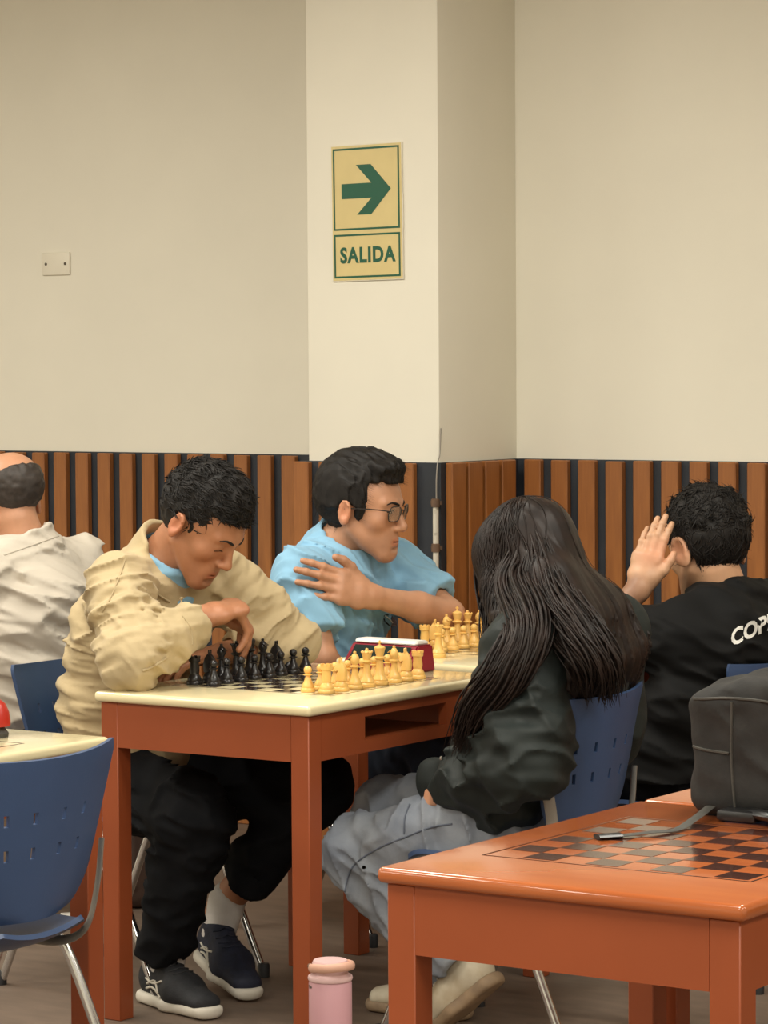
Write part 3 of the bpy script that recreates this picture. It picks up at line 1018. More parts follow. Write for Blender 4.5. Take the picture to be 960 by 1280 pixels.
def body_field(J, head_o, head_R, hs, build=1.0, hands=(), es=1.0):
    """whole figure as one blended surface; J joints in world"""
    F_ = Field()
    b = build; fr = J['right']
    F_.add(etube(J['pelvis'], J['waist'], fr, (.150 * b, .105 * b), (.130 * b, .095 * b)), 0)
    F_.add(etube(J['waist'], J['chest'], fr, (.130 * b, .095 * b), (.150 * b, .105 * b)), .04)
    F_.add(etube(J['chest'], J['neck'], fr, (.150 * b, .105 * b), (.062 * b, .056 * b)), .03)
    for sd in 'LR':
        F_.add(cone(J['neck'] + V3(0, 0, -.04), J['sh' + sd], .045 * b, .045 * b), .03)
        F_.add(cone(J['sh' + sd], J['el' + sd], .047 * b, .040 * b), .03)
        F_.add(cone(J['el' + sd], J['el' + sd] * .6 + J['wr' + sd] * .4, .040 * b, .0385 * b), .01)
        F_.add(cone(J['el' + sd] * .6 + J['wr' + sd] * .4, J['wr' + sd], .0385 * b, .0265 * b), .02)
        F_.add(cone(J['hip' + sd], J['kn' + sd], .080 * b, .056 * b), .04)
        k, a = J['kn' + sd], J['an' + sd]
        F_.add(cone(k, k * .65 + a * .35, .054 * b, .052 * b), .02)
        F_.add(cone(k * .65 + a * .35, a, .052 * b, .035 * b), .02)
    nk = head_o + head_R @ (V3(0, -.022, -.045) * hs)
    F_.add(cone(J['neck'] + (nk - J['neck']) * .0, nk, .062 * b, .054 * b), .03)
    F_.add(warp(head_o, head_R, hs, head_local(es=es)), .018)
    for hf in hands: hf(F_)
    return F_
def body_mesh(field, boxes_fine, lo, hi, h_fine, h_coarse, name='body'):
    """one skin mesh: coarse all over, with head and hands meshed finely (the coarse patch is left out there)"""
    parts = [sdf_mesh('b', field, l, u, h_fine) for l, u in boxes_fine]
    class Out:
        def __call__(s, P): return field(P)
    me = sdf_mesh('b', field, lo, hi, h_coarse)
    bm = bmesh.new(); bm.from_mesh(me)
    pad = h_coarse * 1.2
    kill = [v for v in bm.verts if any(all(l[i] + pad < v.co[i] < u[i] - pad for i in range(3)) for l, u in boxes_fine)]
    bmesh.ops.delete(bm, geom=kill, context='VERTS')
    bm.to_mesh(me); bm.free()
    return join_meshes(name, parts + [me])
def shoe(root, ankle, heel, toe, upper, sole, name='shoe', w=.040, lift=0.0, lacem=None, up=None):
    """heel, toe: ends of the sole's underside; builds upper with sole and laces as sub-parts"""
    heel = np.asarray(heel, float); toe = np.asarray(toe, float); ankle = np.asarray(ankle, float)
    d = unit(toe - heel); upv = V3(0, 0, 1) if up is None else np.asarray(up, float)
    r = unit(np.cross(d, upv)); n = np.cross(r, d)
    L_ = np.linalg.norm(toe - heel)
    pt = lambda a, b, c: heel + d * (a * L_) + r * b + n * c
    F_ = Field()
    F_.add(etube(pt(.14, 0, .052), pt(.55, 0, .045), r, (w * .84, .042), (w * .98, .036)), 0)
    F_.add(etube(pt(.55, 0, .042), pt(.86, 0, .034), r, (w * 1.0, .036), (w * .80, .024)), .03)
    F_.add(etube(pt(.17, 0, .07), pt(.21, 0, .102), r, (.037, .045), (.036, .046)), .02)
    F_.add(etube(pt(.30, 0, .098), pt(.55, 0, .066), r, (.026, .020), (.030, .018)), .02)
    F_.sub(cone(pt(.19, 0, .122), pt(.20, 0, .19), .030, .038), .006)
    F_.cut(plane(pt(0, 0, .024), -n), .004)
    lo = np.minimum(heel, toe) - .10; hi = np.maximum(heel, toe) + np.array([.10, .10, .20])
    me = sdf_mesh(name, F_, lo, hi, .004)
    so = mesh_obj(name, me, upper, root)
    S_ = Field()
    S_.add(etube(pt(.10, 0, .016), pt(.5, 0, .016), r, (w * .98, .030), (w * 1.04, .030)), 0)
    S_.add(etube(pt(.5, 0, .016), pt(.90, 0, .018), r, (w * 1.08, .030), (w * .80, .024)), .02)
    S_.cut(plane(pt(0, 0, .030), n), .006)
    S_.cut(plane(pt(0, 0, .001), -n), .006)
    me = sdf_mesh('sole', S_, lo, hi, .004)
    mesh_obj('sole', me, sole, so)
    for k in range(4):
        a = .34 + .065 * k
        bm = bmesh.new()
        Q = [pt(a, -.026, 0), pt(a + .03, -.012, 0), pt(a + .02, 0, 0), pt(a + .03, .012, 0), pt(a, .026, 0)]
        T = np.full(len(Q), .16)
        for _ in range(30): T = T - np.clip(F_(np.array(Q) + n * T[:, None]), -.02, .02)
        add_tube(bm, spline(list(np.array(Q) + n * (T[:, None] + .001)), 3), .0026, 6)
        bm_obj('lace', bm, lacem or upper, so, 60)
    return so, pt, F_, r
def neck_hole(F_, J, head_o, head_R, hs, r=.068, depth=.03, grow=1.1):
    nk = head_o + head_R @ (V3(0, -.022, -.045) * hs)
    a = J['neck'] + unit(nk - J['neck']) * depth
    F_.sub(cone(a, a + (nk - J['neck']) * 2.0, r, r * grow), .006)

# ------------------------------------------------------------------ the people
M['jacket1'] = mat('beige_cotton_jacket', (0.47, 0.365, 0.205), 0.8, var=0.04, scale=12, bump=0.25, bscale=45, stretch=(1, 1, 1.6), sheen=0.1)
M['tee_blue'] = mat('light_blue_jersey', (0.245, 0.47, 0.66), 0.85, var=0.04, scale=10, bump=0.12, bscale=40, sheen=0.1)
M['tee_blue2'] = mat('light_blue_jersey_dark', (0.16, 0.36, 0.58), 0.85, var=0.04, scale=10)
M['pants_black'] = mat('black_trouser_cloth', (0.0055, 0.006, 0.0075), 0.85, var=0.2, scale=20, bump=0.15, bscale=30, spec=0.15)
M['jeans_dark'] = mat('dark_denim', (0.018, 0.028, 0.055), 0.85, var=0.25, scale=30, bump=0.1, bscale=80)
M['jeans_grey'] = mat('washed_grey_denim', (0.30, 0.325, 0.36), 0.85, scale=9, col2=(0.14, 0.16, 0.20), bump=0.15, bscale=160, detail=8)
M['jacket_dark'] = mat('dark_green_black_jacket', (0.016, 0.021, 0.020), 0.62, var=0.25, scale=10, bump=0.2, bscale=25, spec=0.3)
M['tee_black'] = mat('black_jersey', (0.0065, 0.0066, 0.0068), 0.8, var=0.15, scale=10, bump=0.12, bscale=30, spec=0.18)
M['shirt_white'] = mat('off_white_cotton_shirt', (0.61, 0.55, 0.465), 0.8, var=0.03, scale=8, bump=0.10, bscale=25)
M['white_print'] = mat('white_print', (0.75, 0.74, 0.70), 0.6)
M['sock'] = mat('white_ribbed_sock', (0.66, 0.63, 0.60), 0.9, bump=0.2, bscale=140)
M['shoe_black'] = mat('black_mesh_upper', (0.014, 0.015, 0.018), 0.75, var=0.3, scale=60, bump=0.2, bscale=220)
M['shoe_navy'] = mat('navy_mesh_upper', (0.010, 0.013, 0.030), 0.75, var=0.3, scale=60, bump=0.2, bscale=220)
M['sole_white'] = mat('off_white_foam_sole', (0.62, 0.58, 0.50), 0.7, var=0.05)
M['shoe_cream'] = mat('scuffed_cream_leather', (0.58, 0.52, 0.40), 0.55, scale=14, col2=(0.42, 0.34, 0.23), lo=0.35, hi=0.6)
M['sole_gum'] = mat('dirty_gum_sole', (0.36, 0.25, 0.15), 0.7, scale=20, col2=(0.20, 0.14, 0.09))
M['lens'] = mat('brown_tinted_lens', (0.96, 0.90, 0.78), 0.05, var=0.02, trans=0.9)
M['frame_dark'] = mat('dark_spectacle_frame', (0.02, 0.016, 0.014), 0.35)
def person(label, x, y):
    r = empty('person', (0, 0, 0))
    tag(r, label, 'person')
    return r
def garment(name, F_, lo, hi, h, m, root):
    return mesh_obj(name, sdf_mesh(name, F_, lo, hi, h), m, root)
def limb(a, b, ra, rb, end=None, hole=None, k=.01):
    """sleeve or trouser leg piece, cut square at `end` metres before b, hollowed there"""
    a = np.asarray(a, float); b = np.asarray(b, float)
    F_ = Field().add(cone(a, b, ra, rb))
    d = unit(b - a)
    if end is not None:
        p = b - d * end
        F_.cut(plane(p, d), .004)
        if hole: F_.sub(cone(p - d * .03, p + d * .1, hole, hole), .003)
    return F_
def bbox(J, keys, pad):
    A = np.array([J[k] for k in keys])
    return A.min(0) - pad, A.max(0) + pad

# ---- player in the beige jacket -------------------------------------------------
f = V3(1, 0, 0); y0 = 5.64
J = dict(right=V3(0, -1, 0), pelvis=V3(-4.50, y0, .50), waist=V3(-4.535, y0, .68), chest=V3(-4.485, y0, .86), neck=V3(-4.415, y0, 1.015),
         shR=V3(-4.415, 5.465, .965), elR=V3(-4.262, 5.320, .812), wrR=on_y(254, 772, 5.545),
         shL=V3(-4.385, 5.825, .965), elL=V3(-4.240, 5.915, .812), wrL=V3(-4.290, 5.70, .800),
         hipR=V3(-4.49, 5.55, .49), hipL=V3(-4.49, 5.73, .49), knR=on_y(245, 1018, 5.46), knL=V3(-4.055, 5.76, .485),
         anR=on_y(207, 1190, 5.47), anL=on_y(272, 1140, 5.72))
J['toeR'] = V3(-4.12, 5.42, .03); J['toeL'] = V3(-4.15, 5.63, .04)
ho = V3(-4.305, y0 - .005, 1.108); hR = rot_frame(yaw_dir(f, 6), math.radians(-38), math.radians(2)); hs = 1.06
p1 = person('young man in a beige jacket leaning over the board, fingers on his black king', -4.5, y0)
kx, ky = T1[0] - 3.5 * SQ, T1[1] + .02 + .5 * SQ
hand1 = lambda F_: hand_field(F_, J['wrR'], V3(.036, .085, .022), V3(.05, -.35, 1), 1,
                              [(62, 38, 18), (66, 36, 16), (70, 40, 18), (74, 45, 22)], [(.058, .036, -.022), (.080, .026, -.044), (.098, .012, -.062)], 1.22)
hand1l = lambda F_: hand_field(F_, J['wrL'], V3(-.06, -.09, -.012), V3(0, 0, 1), -1,
                               [(20, 25, 15)] * 4, [(.055, .045, -.015), (.08, .05, -.02), (.10, .045, -.022)], 1.0)
BF = body_field(J, ho, hR, hs, 1.0, (hand1, hand1l))
me = body_mesh(BF, [(ho - .175, ho + .19), (J['wrR'] - V3(.06, .10, .15), J['wrR'] + V3(.15, .26, .09)), (J['wrL'] - V3(.22, .25, .06), J['wrL'] + V3(.05, .05, .07))], (-4.75, 5.2, 0), (-3.9, 6.1, 1.3), .0034, .009)
paint(me, face_paint(ho, hR, hs))
mesh_obj('body', me, M['skin1'], p1)
head_bits(p1, ho, hR, hs, eyes='down')
hf = Field().add(warp(ho, hR, hs, hair_short(top=.024, side=.005, back=.006, front=.116, fringe_z=.070, temple=.046, nape=-.040)))
hf.disp(lambda P: (vnoise(P * f32(70)) - f32(.5)) * f32(.008))
me = sdf_mesh('hair', hf, ho - .19, ho + .21, .0038)
P_, N_, rs = sample_hair(me, 3400, 2)
q_ = (P_ - ho) @ hR / hs
keep = (q_[:, 2] > .045) | ((q_[:, 2] > .0) & (rs.rand(len(q_)) < .35)); P_, N_, q_ = P_[keep], N_[keep], q_[keep]
D_ = np.stack([q_[:, 0] * 3 + rs.uniform(-.5, .5, len(q_)), np.full(len(q_), .9) + rs.uniform(-.5, .5, len(q_)), rs.uniform(-.4, .6, len(q_))], 1) @ hR.T
tm = tufts('tufts', P_, D_, N_, rs, .024, .0022, .5)
mesh_obj('hair', join_meshes('hair', [me, tm]), M['hair'], p1)
# jacket
F_ = Field()
F_.add(etube(V3(-4.50, y0, .53), J['waist'], J['right'], (.168, .130), (.162, .122)), 0)
F_.add(etube(J['waist'], J['chest'], J['right'], (.162, .122), (.178, .128)), .05)
F_.add(etube(J['chest'], J['neck'] + V3(-.01, 0, -.03), J['right'], (.178, .128), (.105, .085)), .05)
for sd in 'LR':
    F_.add(cone(J['neck'] + V3(-.012, 0, -.03), J['sh' + sd], .068, .068), .04)
    F_.add(cone(J['sh' + sd], J['el' + sd], .072, .060), .03)
    d = unit(J['wr' + sd] - J['el' + sd])
    F_.add(limb(J['el' + sd], J['wr' + sd], .058, .046, .035, .040), .025)
nkd = unit(ho + hR @ (V3(0, -.022, -.045) * hs) - J['neck'])
col = Field().add(cone(J['neck'] - nkd * .02, J['neck'] + nkd * .075 + V3(-.008, 0, 0), .096, .086))
col.cut(plane(J['neck'] + nkd * .062, nkd), .004)
F_.add(col, .015)
neck_hole(F_, J, ho, hR, hs, .073, .0, 1.0)
F_.sub(rbox(V3(-4.30, y0 + .006, .93), (.12, .024, .16), .015, rot_frame(f, math.radians(28))), .012)
F_.cut(plane((0, 0, .525), (0, 0, -1)), .006)
F_.disp(folds((.4, -.1, -.9), .040, .16, .011, 1.0, V3(-4.34, 5.40, .90), .15))
F_.disp(folds((.5, .3, .6), .035, .12, .008, 4.0, V3(-4.24, 5.38, .83), .11))
F_.disp(folds((.15, 0, 1), .034, .30, .007, 7.0, V3(-4.56, 5.52, .76), .14))
F_.disp(folds((.3, .5, -.7), .045, .17, .009, 2.0, V3(-4.29, 5.87, .88), .16))
F_.disp(folds((1, .3, .5), .07, .22, .005, 9.0))
F_.disp(folds((.35, -.25, -.9), .020, .085, .0042, 12.0, V3(-4.33, 5.40, .90), .13))
F_.disp(folds((.6, .35, .5), .020, .07, .0035, 15.0, V3(-4.24, 5.42, .84), .10))
F_.disp(folds((.1, .1, 1), .020, .16, .0035, 17.0, V3(-4.56, 5.52, .76), .15))
F_.disp(folds((.3, .5, -.7), .022, .09, .0038, 19.0, V3(-4.28, 5.88, .87), .15))
garment('jacket', F_, (-4.75, 5.18, .50), (-4.05, 6.05, 1.20), .0052, M['jacket1'], p1)
# pocket flap, seam lines and cuff tab on the jacket
def on_field(F__, pts, dirv, off=.002, drop=False):
    """slide points along dirv until they lie just outside the surface"""
    P0 = np.array(pts, float); d = unit(dirv); T = np.zeros(len(P0))
    for _ in range(40):
        T = np.clip(T + np.clip(F__(P0 + d * T[:, None]) - off, -.02, .02) * .8, -.30, .30)
    bad = np.abs(T) > .28
    P = P0 + d * T[:, None]
    if drop: P = P[~bad]
    return P
def seam(name, F__, pts, dirv, rad, m, root, n=6):
    P0 = np.array(spline(pts, n)); Q = on_field(F__, P0, dirv, rad * .35)
    jump = np.linalg.norm(np.diff(Q, axis=0), axis=1) > 2.5 * np.linalg.norm(np.diff(P0, axis=0), axis=1) + .008
    cuts = [0] + [i + 1 for i in range(len(jump)) if jump[i]] + [len(Q)]
    a_, b_ = max(zip(cuts[:-1], cuts[1:]), key=lambda t: t[1] - t[0])
    Q = Q[a_:b_]
    if len(Q) < 3: return None
    return tube_obj(name, [tuple(q) for q in Q], rad, m, root, 6)
toC = unit(V3(0, 0, CAM_H) - V3(-4.4, 5.5, .9))
M['jacket1_seam'] = mat('beige_seam_thread', (0.44, 0.345, 0.20), 0.85)
seam('seam', F_, [on_y(176, 640, 5.60), on_y(160, 690, 5.50), on_y(142, 740, 5.44), on_y(115, 790, 5.43), on_y(108, 830, 5.45)], -toC, .0018, M['jacket1_seam'], p1)
seam('seam', F_, [on_y(222, 745, 5.60), on_y(205, 705, 5.57), on_y(190, 672, 5.56)], -toC, .0030, M['jacket1_seam'], p1)
seam('pocket_flap', F_, [on_y(188, 738, 5.52), on_y(200, 745, 5.54), on_y(212, 752, 5.55)], -toC, .0034, M['jacket1_seam'], p1)
seam('seam', F_, [on_y(182, 760, 5.50), on_y(198, 772, 5.53), on_y(206, 778, 5.55)], -toC, .0018, M['jacket1_seam'], p1)
seam('cuff_tab', F_, [on_y(178, 838, 5.33), on_y(192, 832, 5.36), on_y(208, 822, 5.40)], -toC, .0030, M['jacket1_seam'], p1)
seam('seam', F_, [on_y(228, 770, 5.46), on_y(238, 785, 5.47), on_y(240, 806, 5.46)], -toC, .0018, M['jacket1_seam'], p1)
# t-shirt inside
F_ = Field()
F_.add(etube(J['waist'], J['chest'], J['right'], (.14, .105), (.155, .108)), .05)
F_.add(etube(J['chest'], J['neck'] + V3(0, 0, -.02), J['right'], (.155, .108), (.092, .078)), .05)
col = Field().add(cone(J['neck'] - nkd * .02, J['neck'] + nkd * .040, .083, .076))
col.cut(plane(J['neck'] + nkd * .034, nkd), .003)
F_.add(col, .015)
neck_hole(F_, J, ho, hR, hs, .0675, .01)
F_.disp(folds((.2, 0, 1), .03, .12, .005, 3.0))
garment('tshirt', F_, (-4.70, 5.40, .62), (-4.2, 5.90, 1.12), .005, M['tee_blue'], p1)
# trousers
F_ = Field()
F_.add(etube(J['pelvis'] + V3(-.01, 0, -.01), J['waist'] + V3(0, 0, -.06), J['right'], (.162, .118), (.145, .105)), 0)
F_.add(cone(J['hipR'], J['knR'], .094, .078), .04)
F_.add(cone(J['hipL'], J['knL'], .094, .078), .04)
F_.add(limb(J['knR'], J['anR'], .076, .062, -.012, .055), .03)
F_.add(limb(J['knL'], J['anL'], .076, .066, .115, .058), .03)
F_.disp(folds((.3, 0, 1), .045, .14, .010, 1.0, J['knR'] + V3(-.06, 0, -.03), .16))
F_.disp(folds((.2, .1, 1), .06, .13, .008, 5.0))
garment('trousers', F_, (-4.75, 5.28, .02), (-3.92, 5.92, .72), .0065, M['pants_black'], p1)
for a, e in (('R', .03), ('L', .040)):
    kn, an = J['kn' + a], J['an' + a]
    d = unit(kn - an)
    G = Field().add(cone(an + V3(.0, 0, -.055), an + d * e, .041, .0455))
    G.disp(lambda P: (np.sin(P[:, 2] * f32(700)) * f32(.0008)))
    garment('sock', G, an - .16, an + .18, .0045, M['sock'], p1)
s1 = shoe(p1, J['anR'], V3(-4.362, 5.492, 0), V3(-4.080, 5.386, 0), M['shoe_black'], M['sole_white'], w=.046)
hl = V3(-4.392, 5.762, .050); tl = V3(-4.118, 5.580, .0)
s2 = shoe(p1, J['anL'], hl, tl, M['shoe_navy'], M['sole_white'], w=.046)
for so_, pt_, sf_, sr_ in (s1, s2):
    for pts in ([(.22, .052, .066), (.32, .05, .058), (.46, .05, .070)], [(.24, .052, .054), (.34, .05, .064), (.42, .05, .040)], [(.22, .052, .042), (.32, .05, .048), (.46, .053, .032)]):
        bm = bmesh.new()
        add_tube(bm, list(on_field(sf_, [pt_(*p) for p in spline(pts, 4)], -sr_, .001)), .0026, 6)
        bm_obj('stripe', bm, M['sole_white'], so_, 60)

# ---- player in the light blue shirt with glasses --------------------------------
y0 = 6.45
J = dict(right=V3(0, -1, 0), pelvis=V3(-4.52, y0, .50), waist=V3(-4.545, y0, .68), chest=V3(-4.505, y0, .86), neck=V3(-4.462, y0, 1.012),
         shR=V3(-4.470, 6.272, .942), elR=on_y(402, 822, 6.24), wrR=V3(-4.36, 6.40, .60),
         shL=V3(-4.415, 6.635, .945), elL=on_y(562, 768, 6.64), wrL=on_y(462, 745, 6.36),
         hipR=V3(-4.50, 6.36, .49), hipL=V3(-4.50, 6.54, .49), knR=V3(-4.10, 6.37, .50), knL=V3(-4.08, 6.60, .50),
         anR=V3(-4.12, 6.36, .10), anL=V3(-4.10, 6.62, .10), toeR=V3(-3.96, 6.34, .03), toeL=V3(-3.94, 6.64, .03))
ho = on_y(431, 640, 6.37) + V3(0, .078, 0); hR = rot_frame(yaw_dir(f, 11), math.radians(-6), math.radians(2)); hs = 1.07
p2 = person('man with glasses in a light blue T-shirt, hand on his own arm, looking sideways', -4.5, y0)
hx = on_y(383, 719, 6.185) - J['wrL']
hand2 = lambda F_: hand_field(F_, J['wrL'], hx, unit(V3(.55, -.75, .30)), -1,
                              [(8, 12, 8), (6, 12, 8), (8, 12, 8), (10, 14, 8)], [(.060, .050, .000), (.085, .058, .002), (.105, .060, .0)], 1.16, (.08, .02, -.04, -.10))
BF = body_field(J, ho, hR, hs, 1.0, (hand2,))
hb = [(ho - .175, ho + .19), (J['wrL'] + V3(-.22, -.24, -.10), J['wrL'] + V3(.10, .06, .12))]
me = body_mesh(BF, hb, (-4.80, 6.05, 0), (-3.9, 6.95, 1.32), .0034, .009)
paint(me, face_paint(ho, hR, hs, .12))
mesh_obj('body', me, M['skin2'], p2)
head_bits(p2, ho, hR, hs)
hf = Field().add(warp(ho, hR, hs, hair_short(top=.022, side=.008, back=.012, front=.100, fringe_z=.080, temple=.036, nape=-.060)))
hf.add(warp(ho, hR, hs, ell((.012, .062, .116), (.052, .040, .020))), .02)
flow = unit(hR @ V3(.25, 1, .1))
hf.disp(folds(np.cross(flow, V3(0, 0, 1)), .010, .06, .004, 3.0))
me = sdf_mesh('hair', hf, ho - .19, ho + .21, .0038)
P_, N_, rs = sample_hair(me, 2600, 5)
q_ = (P_ - ho) @ hR / hs
back_ = (q_[:, 1] < -.03)[:, None]
D_ = np.where(back_, V3(0, -.3, -1), V3(.25, .9, -.25)) + rs.uniform(-.15, .15, (len(q_), 3))
D_ = D_ @ hR.T
tm = tufts('tufts', P_ - N_ * .0012, D_, N_ * .20, rs, .024, .0015, .12)
mesh_obj('hair', join_meshes('hair', [me, tm]), M['hair'], p2)
# T-shirt
F_ = Field()
F_.add(etube(V3(-4.52, y0, .52), J['waist'], J['right'], (.165, .122), (.158, .118)), 0)
F_.add(etube(J['waist'], J['chest'], J['right'], (.158, .118), (.176, .122)), .05)
F_.add(etube(J['chest'], J['neck'] + V3(0, 0, -.035), J['right'], (.176, .122), (.100, .078)), .05)
for sd in 'LR':
    F_.add(cone(J['neck'] + V3(0, 0, -.035), J['sh' + sd], .062, .062), .04)
F_.add(limb(J['shR'], J['elR'], .070, .066, .070, .052), .03)
F_.add(limb(J['shL'], J['elL'], .068, .070, .055, .056), .03)
nkd = unit(ho + hR @ (V3(0, -.022, -.045) * hs) - J['neck'])
col = Field().add(cone(J['neck'] - nkd * .03, J['neck'] + nkd * .03, .088, .078))
col.cut(plane(J['neck'] + nkd * .022, nkd + V3(.35, 0, 0)), .003)
F_.add(col, .02)
neck_hole(F_, J, ho, hR, hs, .067, -.005)
F_.disp(folds((-.3, .8, .4), .055, .22, .010, 2.0, V3(-4.42, 6.45, .82), .20))
F_.disp(folds((.2, .6, 1), .05, .14, .007, 6.0))
F_.disp(folds((-.2, .9, .3), .024, .12, .003, 8.0))
garment('tshirt', F_, (-4.80, 6.08, .50), (-4.12, 6.90, 1.14), .0052, M['tee_blue'], p2)
TS2 = F_
ring = []
for k in range(28):
    a = 2 * math.pi * k / 28
    e1 = unit(np.cross(nkd, V3(0, 1, 0))); e2 = np.cross(nkd, e1)
    ring.append(J['neck'] + nkd * .012 + (e1 * math.cos(a) + e2 * math.sin(a)) * .078)
# oval badge on the chest
M['badge_navy'] = mat('navy_badge', (0.012, 0.02, 0.06), 0.5)
c = on_y(488, 776, 6.50)
bm = bmesh.new()
b0 = np.array([c + on_y(488 + 9 * math.cos(t), 776 + 7 * math.sin(t) + 4 * math.cos(t), 6.50) - on_y(488, 776, 6.50) for t in np.linspace(0, 2 * math.pi, 20, endpoint=False)])
dv = unit(on_y(488, 776, 6.50) - V3(0, 0, CAM_H))
b0 = on_field(F_, b0, dv, -.002); b0 = on_field(F_, b0, dv, .002)
bv = [bm.verts.new(q) for q in b0]
bm.faces.new(bv)
bmesh.ops.solidify(bm, geom=bm.faces[:], thickness=.001)
bm_obj('chest_badge', bm, M['badge_navy'], p2)
seam('badge_stripe', F_, [on_y(482, 770, 6.5), on_y(488, 775, 6.5), on_y(494, 783, 6.5)], dv, .0016, M['white_print'], p2)
F_ = Field()
F_.add(etube(J['pelvis'] + V3(-.01, 0, -.01), J['waist'] + V3(0, 0, -.06), J['right'], (.158, .116), (.142, .102)), 0)
for sd in 'LR':
    F_.add(cone(J['hip' + sd], J['kn' + sd], .092, .076), .04)
    F_.add(limb(J['kn' + sd], J['an' + sd], .072, .060, .0, .05), .03)
F_.disp(folds((1, .2, .3), .05, .15, .008, 5.0))
garment('jeans', F_, (-4.78, 6.15, .02), (-3.9, 6.80, .70), .008, M['jeans_dark'], p2)
for sd in 'LR':
    a = J['an' + sd]
    shoe(p2, a, V3(a[0] - .06, a[1], 0), V3(a[0] + .22, a[1] + (-.02 if sd == 'R' else .02), 0), M['shoe_navy'], M['sole_white'])
# glasses
gl = empty('glasses'); gl.parent = p2
tag(gl, 'dark thin framed glasses with brown lenses')
L2W = lambda p: ho + hR @ (np.asarray(p, float) * hs)
for s in (-1, 1):
    rim = []
    for k in range(25):
        t = 2 * math.pi * k / 24
        cx_, cz_ = math.copysign(abs(math.cos(t)) ** .55, math.cos(t)), math.copysign(abs(math.sin(t)) ** .62, math.sin(t))
        x_ = s * (.0335 + .0235 * cx_ * s)
        rim.append((x_, .1075 - abs(x_) * .22 + (.002 if cz_ > 0 else -.001), .006 + .0185 * cz_))
    bm = bmesh.new()
    add_tube(bm, [L2W(p) for p in rim], .0013 * hs, 6, False)
    bm_obj('rim', bm, M['frame_dark'], gl, 60)
    bm = bmesh.new()
    bm.faces.new([bm.verts.new(L2W(p)) for p in rim[:-1]])
    bmesh.ops.solidify(bm, geom=bm.faces[:], thickness=.001)
    bm_obj('lens', bm, M['lens'], gl)
    tube_obj('temple', [L2W(p) for p in spline([(s * .0575, .096, .014), (s * .072, .070, .016), (s * .0815, .02, .014), (s * .081, -.012, .010)], 5)], .0015 * hs, M['frame_dark'], gl, 6)
tube_obj('bridge', [L2W(p) for p in spline([(-.011, .1055, .012), (0, .110, .015), (.011, .1055, .012)], 4)], .0015 * hs, M['frame_dark'], gl, 6)

# ---- long haired player -----------------------------------------------------------
y0 = 5.64; f = V3(-1, 0, 0)
J = dict(right=V3(0, 1, 0), pelvis=V3(-3.46, y0, .485), waist=V3(-3.395, y0, .65), chest=V3(-3.335, y0, .80), neck=V3(-3.325, y0, .945),
         shL=V3(-3.300, 5.475, .885), elL=on_y(652, 945, 5.415), wrL=on_y(560, 985, 5.49),
         shR=V3(-3.300, 5.815, .885), elR=V3(-3.34, 5.86, .66), wrR=V3(-3.54, 5.76, .58),
         hipL=V3(-3.45, 5.555, .475), hipR=V3(-3.45, 5.725, .475), knL=on_y(450, 1066, 5.53), knR=V3(-3.83, 5.735, .45),
         anL=on_y(562, 1185, 5.54), anR=V3(-3.66, 5.70, .10), toeR=V3(-3.82, 5.68, .03))
J['toeL'] = on_y(560, 1262, 5.53)
ho = V3(-3.395, y0, 1.045); hR = rot_frame(f, math.radians(-34)); hs = .98
p3 = person('player with long dark brown hair in a dark jacket and grey jeans, seen from behind', -3.4, y0)
hand3 = lambda F_: hand_field(F_, J['wrL'], V3(-.08, .03, -.03), V3(-.2, -.8, .5), -1, [(25, 30, 15)] * 4, [(.05, .04, -.01), (.075, .045, -.02), (.095, .04, -.03)], .92)
BF = body_field(J, ho, hR, hs, .88, (hand3,))
me = body_mesh(BF, [(ho - .17, ho + .17), (J['wrL'] - V3(.20, .09, .11), J['wrL'] + V3(.03, .12, .07))], (-4.0, 5.2, 0), (-3.0, 6.05, 1.2), .0042, .010)
paint(me, face_paint(ho, hR, hs))
mesh_obj('body', me, M['skin2'], p3)
# jacket
F_ = Field()
F_.add(etube(V3(-3.46, y0, .52), J['waist'], J['right'], (.168, .120), (.178, .118)), 0)
F_.add(etube(J['waist'], J['chest'], J['right'], (.180, .118), (.190, .122)), .05)
F_.add(etube(J['chest'], J['neck'] + V3(0, 0, -.03), J['right'], (.185, .125), (.10, .085)), .05)
for sd in 'LR':
    F_.add(cone(J['neck'] + V3(0, 0, -.035), J['sh' + sd], .065, .072), .04)
    F_.add(cone(J['sh' + sd], J['el' + sd], .080, .088), .04)
    F_.add(cone(J['el' + sd], J['el' + sd] * .45 + J['wr' + sd] * .55, .086, .070), .03)
    F_.add(limb(J['el' + sd] * .45 + J['wr' + sd] * .55, J['wr' + sd], .068, .046, .002, .036), .02)
F_.add(etube(on_y(640, 1005, 5.50), on_y(545, 975, 5.56), V3(0, 0, 1), (.055, .05), (.045, .045)), .04)
F_.cut(plane(V3(-3.45, y0, .475), V3(.25, 0, -1)), .006)
F_.disp(folds((-.2, .2, 1), .055, .13, .014, 2.0, J['elL'] + V3(-.06, 0, -.02), .18))
F_.disp(folds((.9, .2, .35), .09, .26, .010, 8.0, J['shL'] + V3(0, 0, -.1), .22))
F_.disp(folds((.5, .4, 1), .08, .15, .006, 5.0))
JK3 = F_
garment('jacket', F_, (-3.80, 5.22, .42), (-3.04, 6.02, 1.02), .0058, M['jacket_dark'], p3)
tube_obj('cuff_button', [tuple(on_y(551, 948, 5.43)), tuple(on_y(553, 948, 5.43))], .005, M['chrome'], p3, 8)
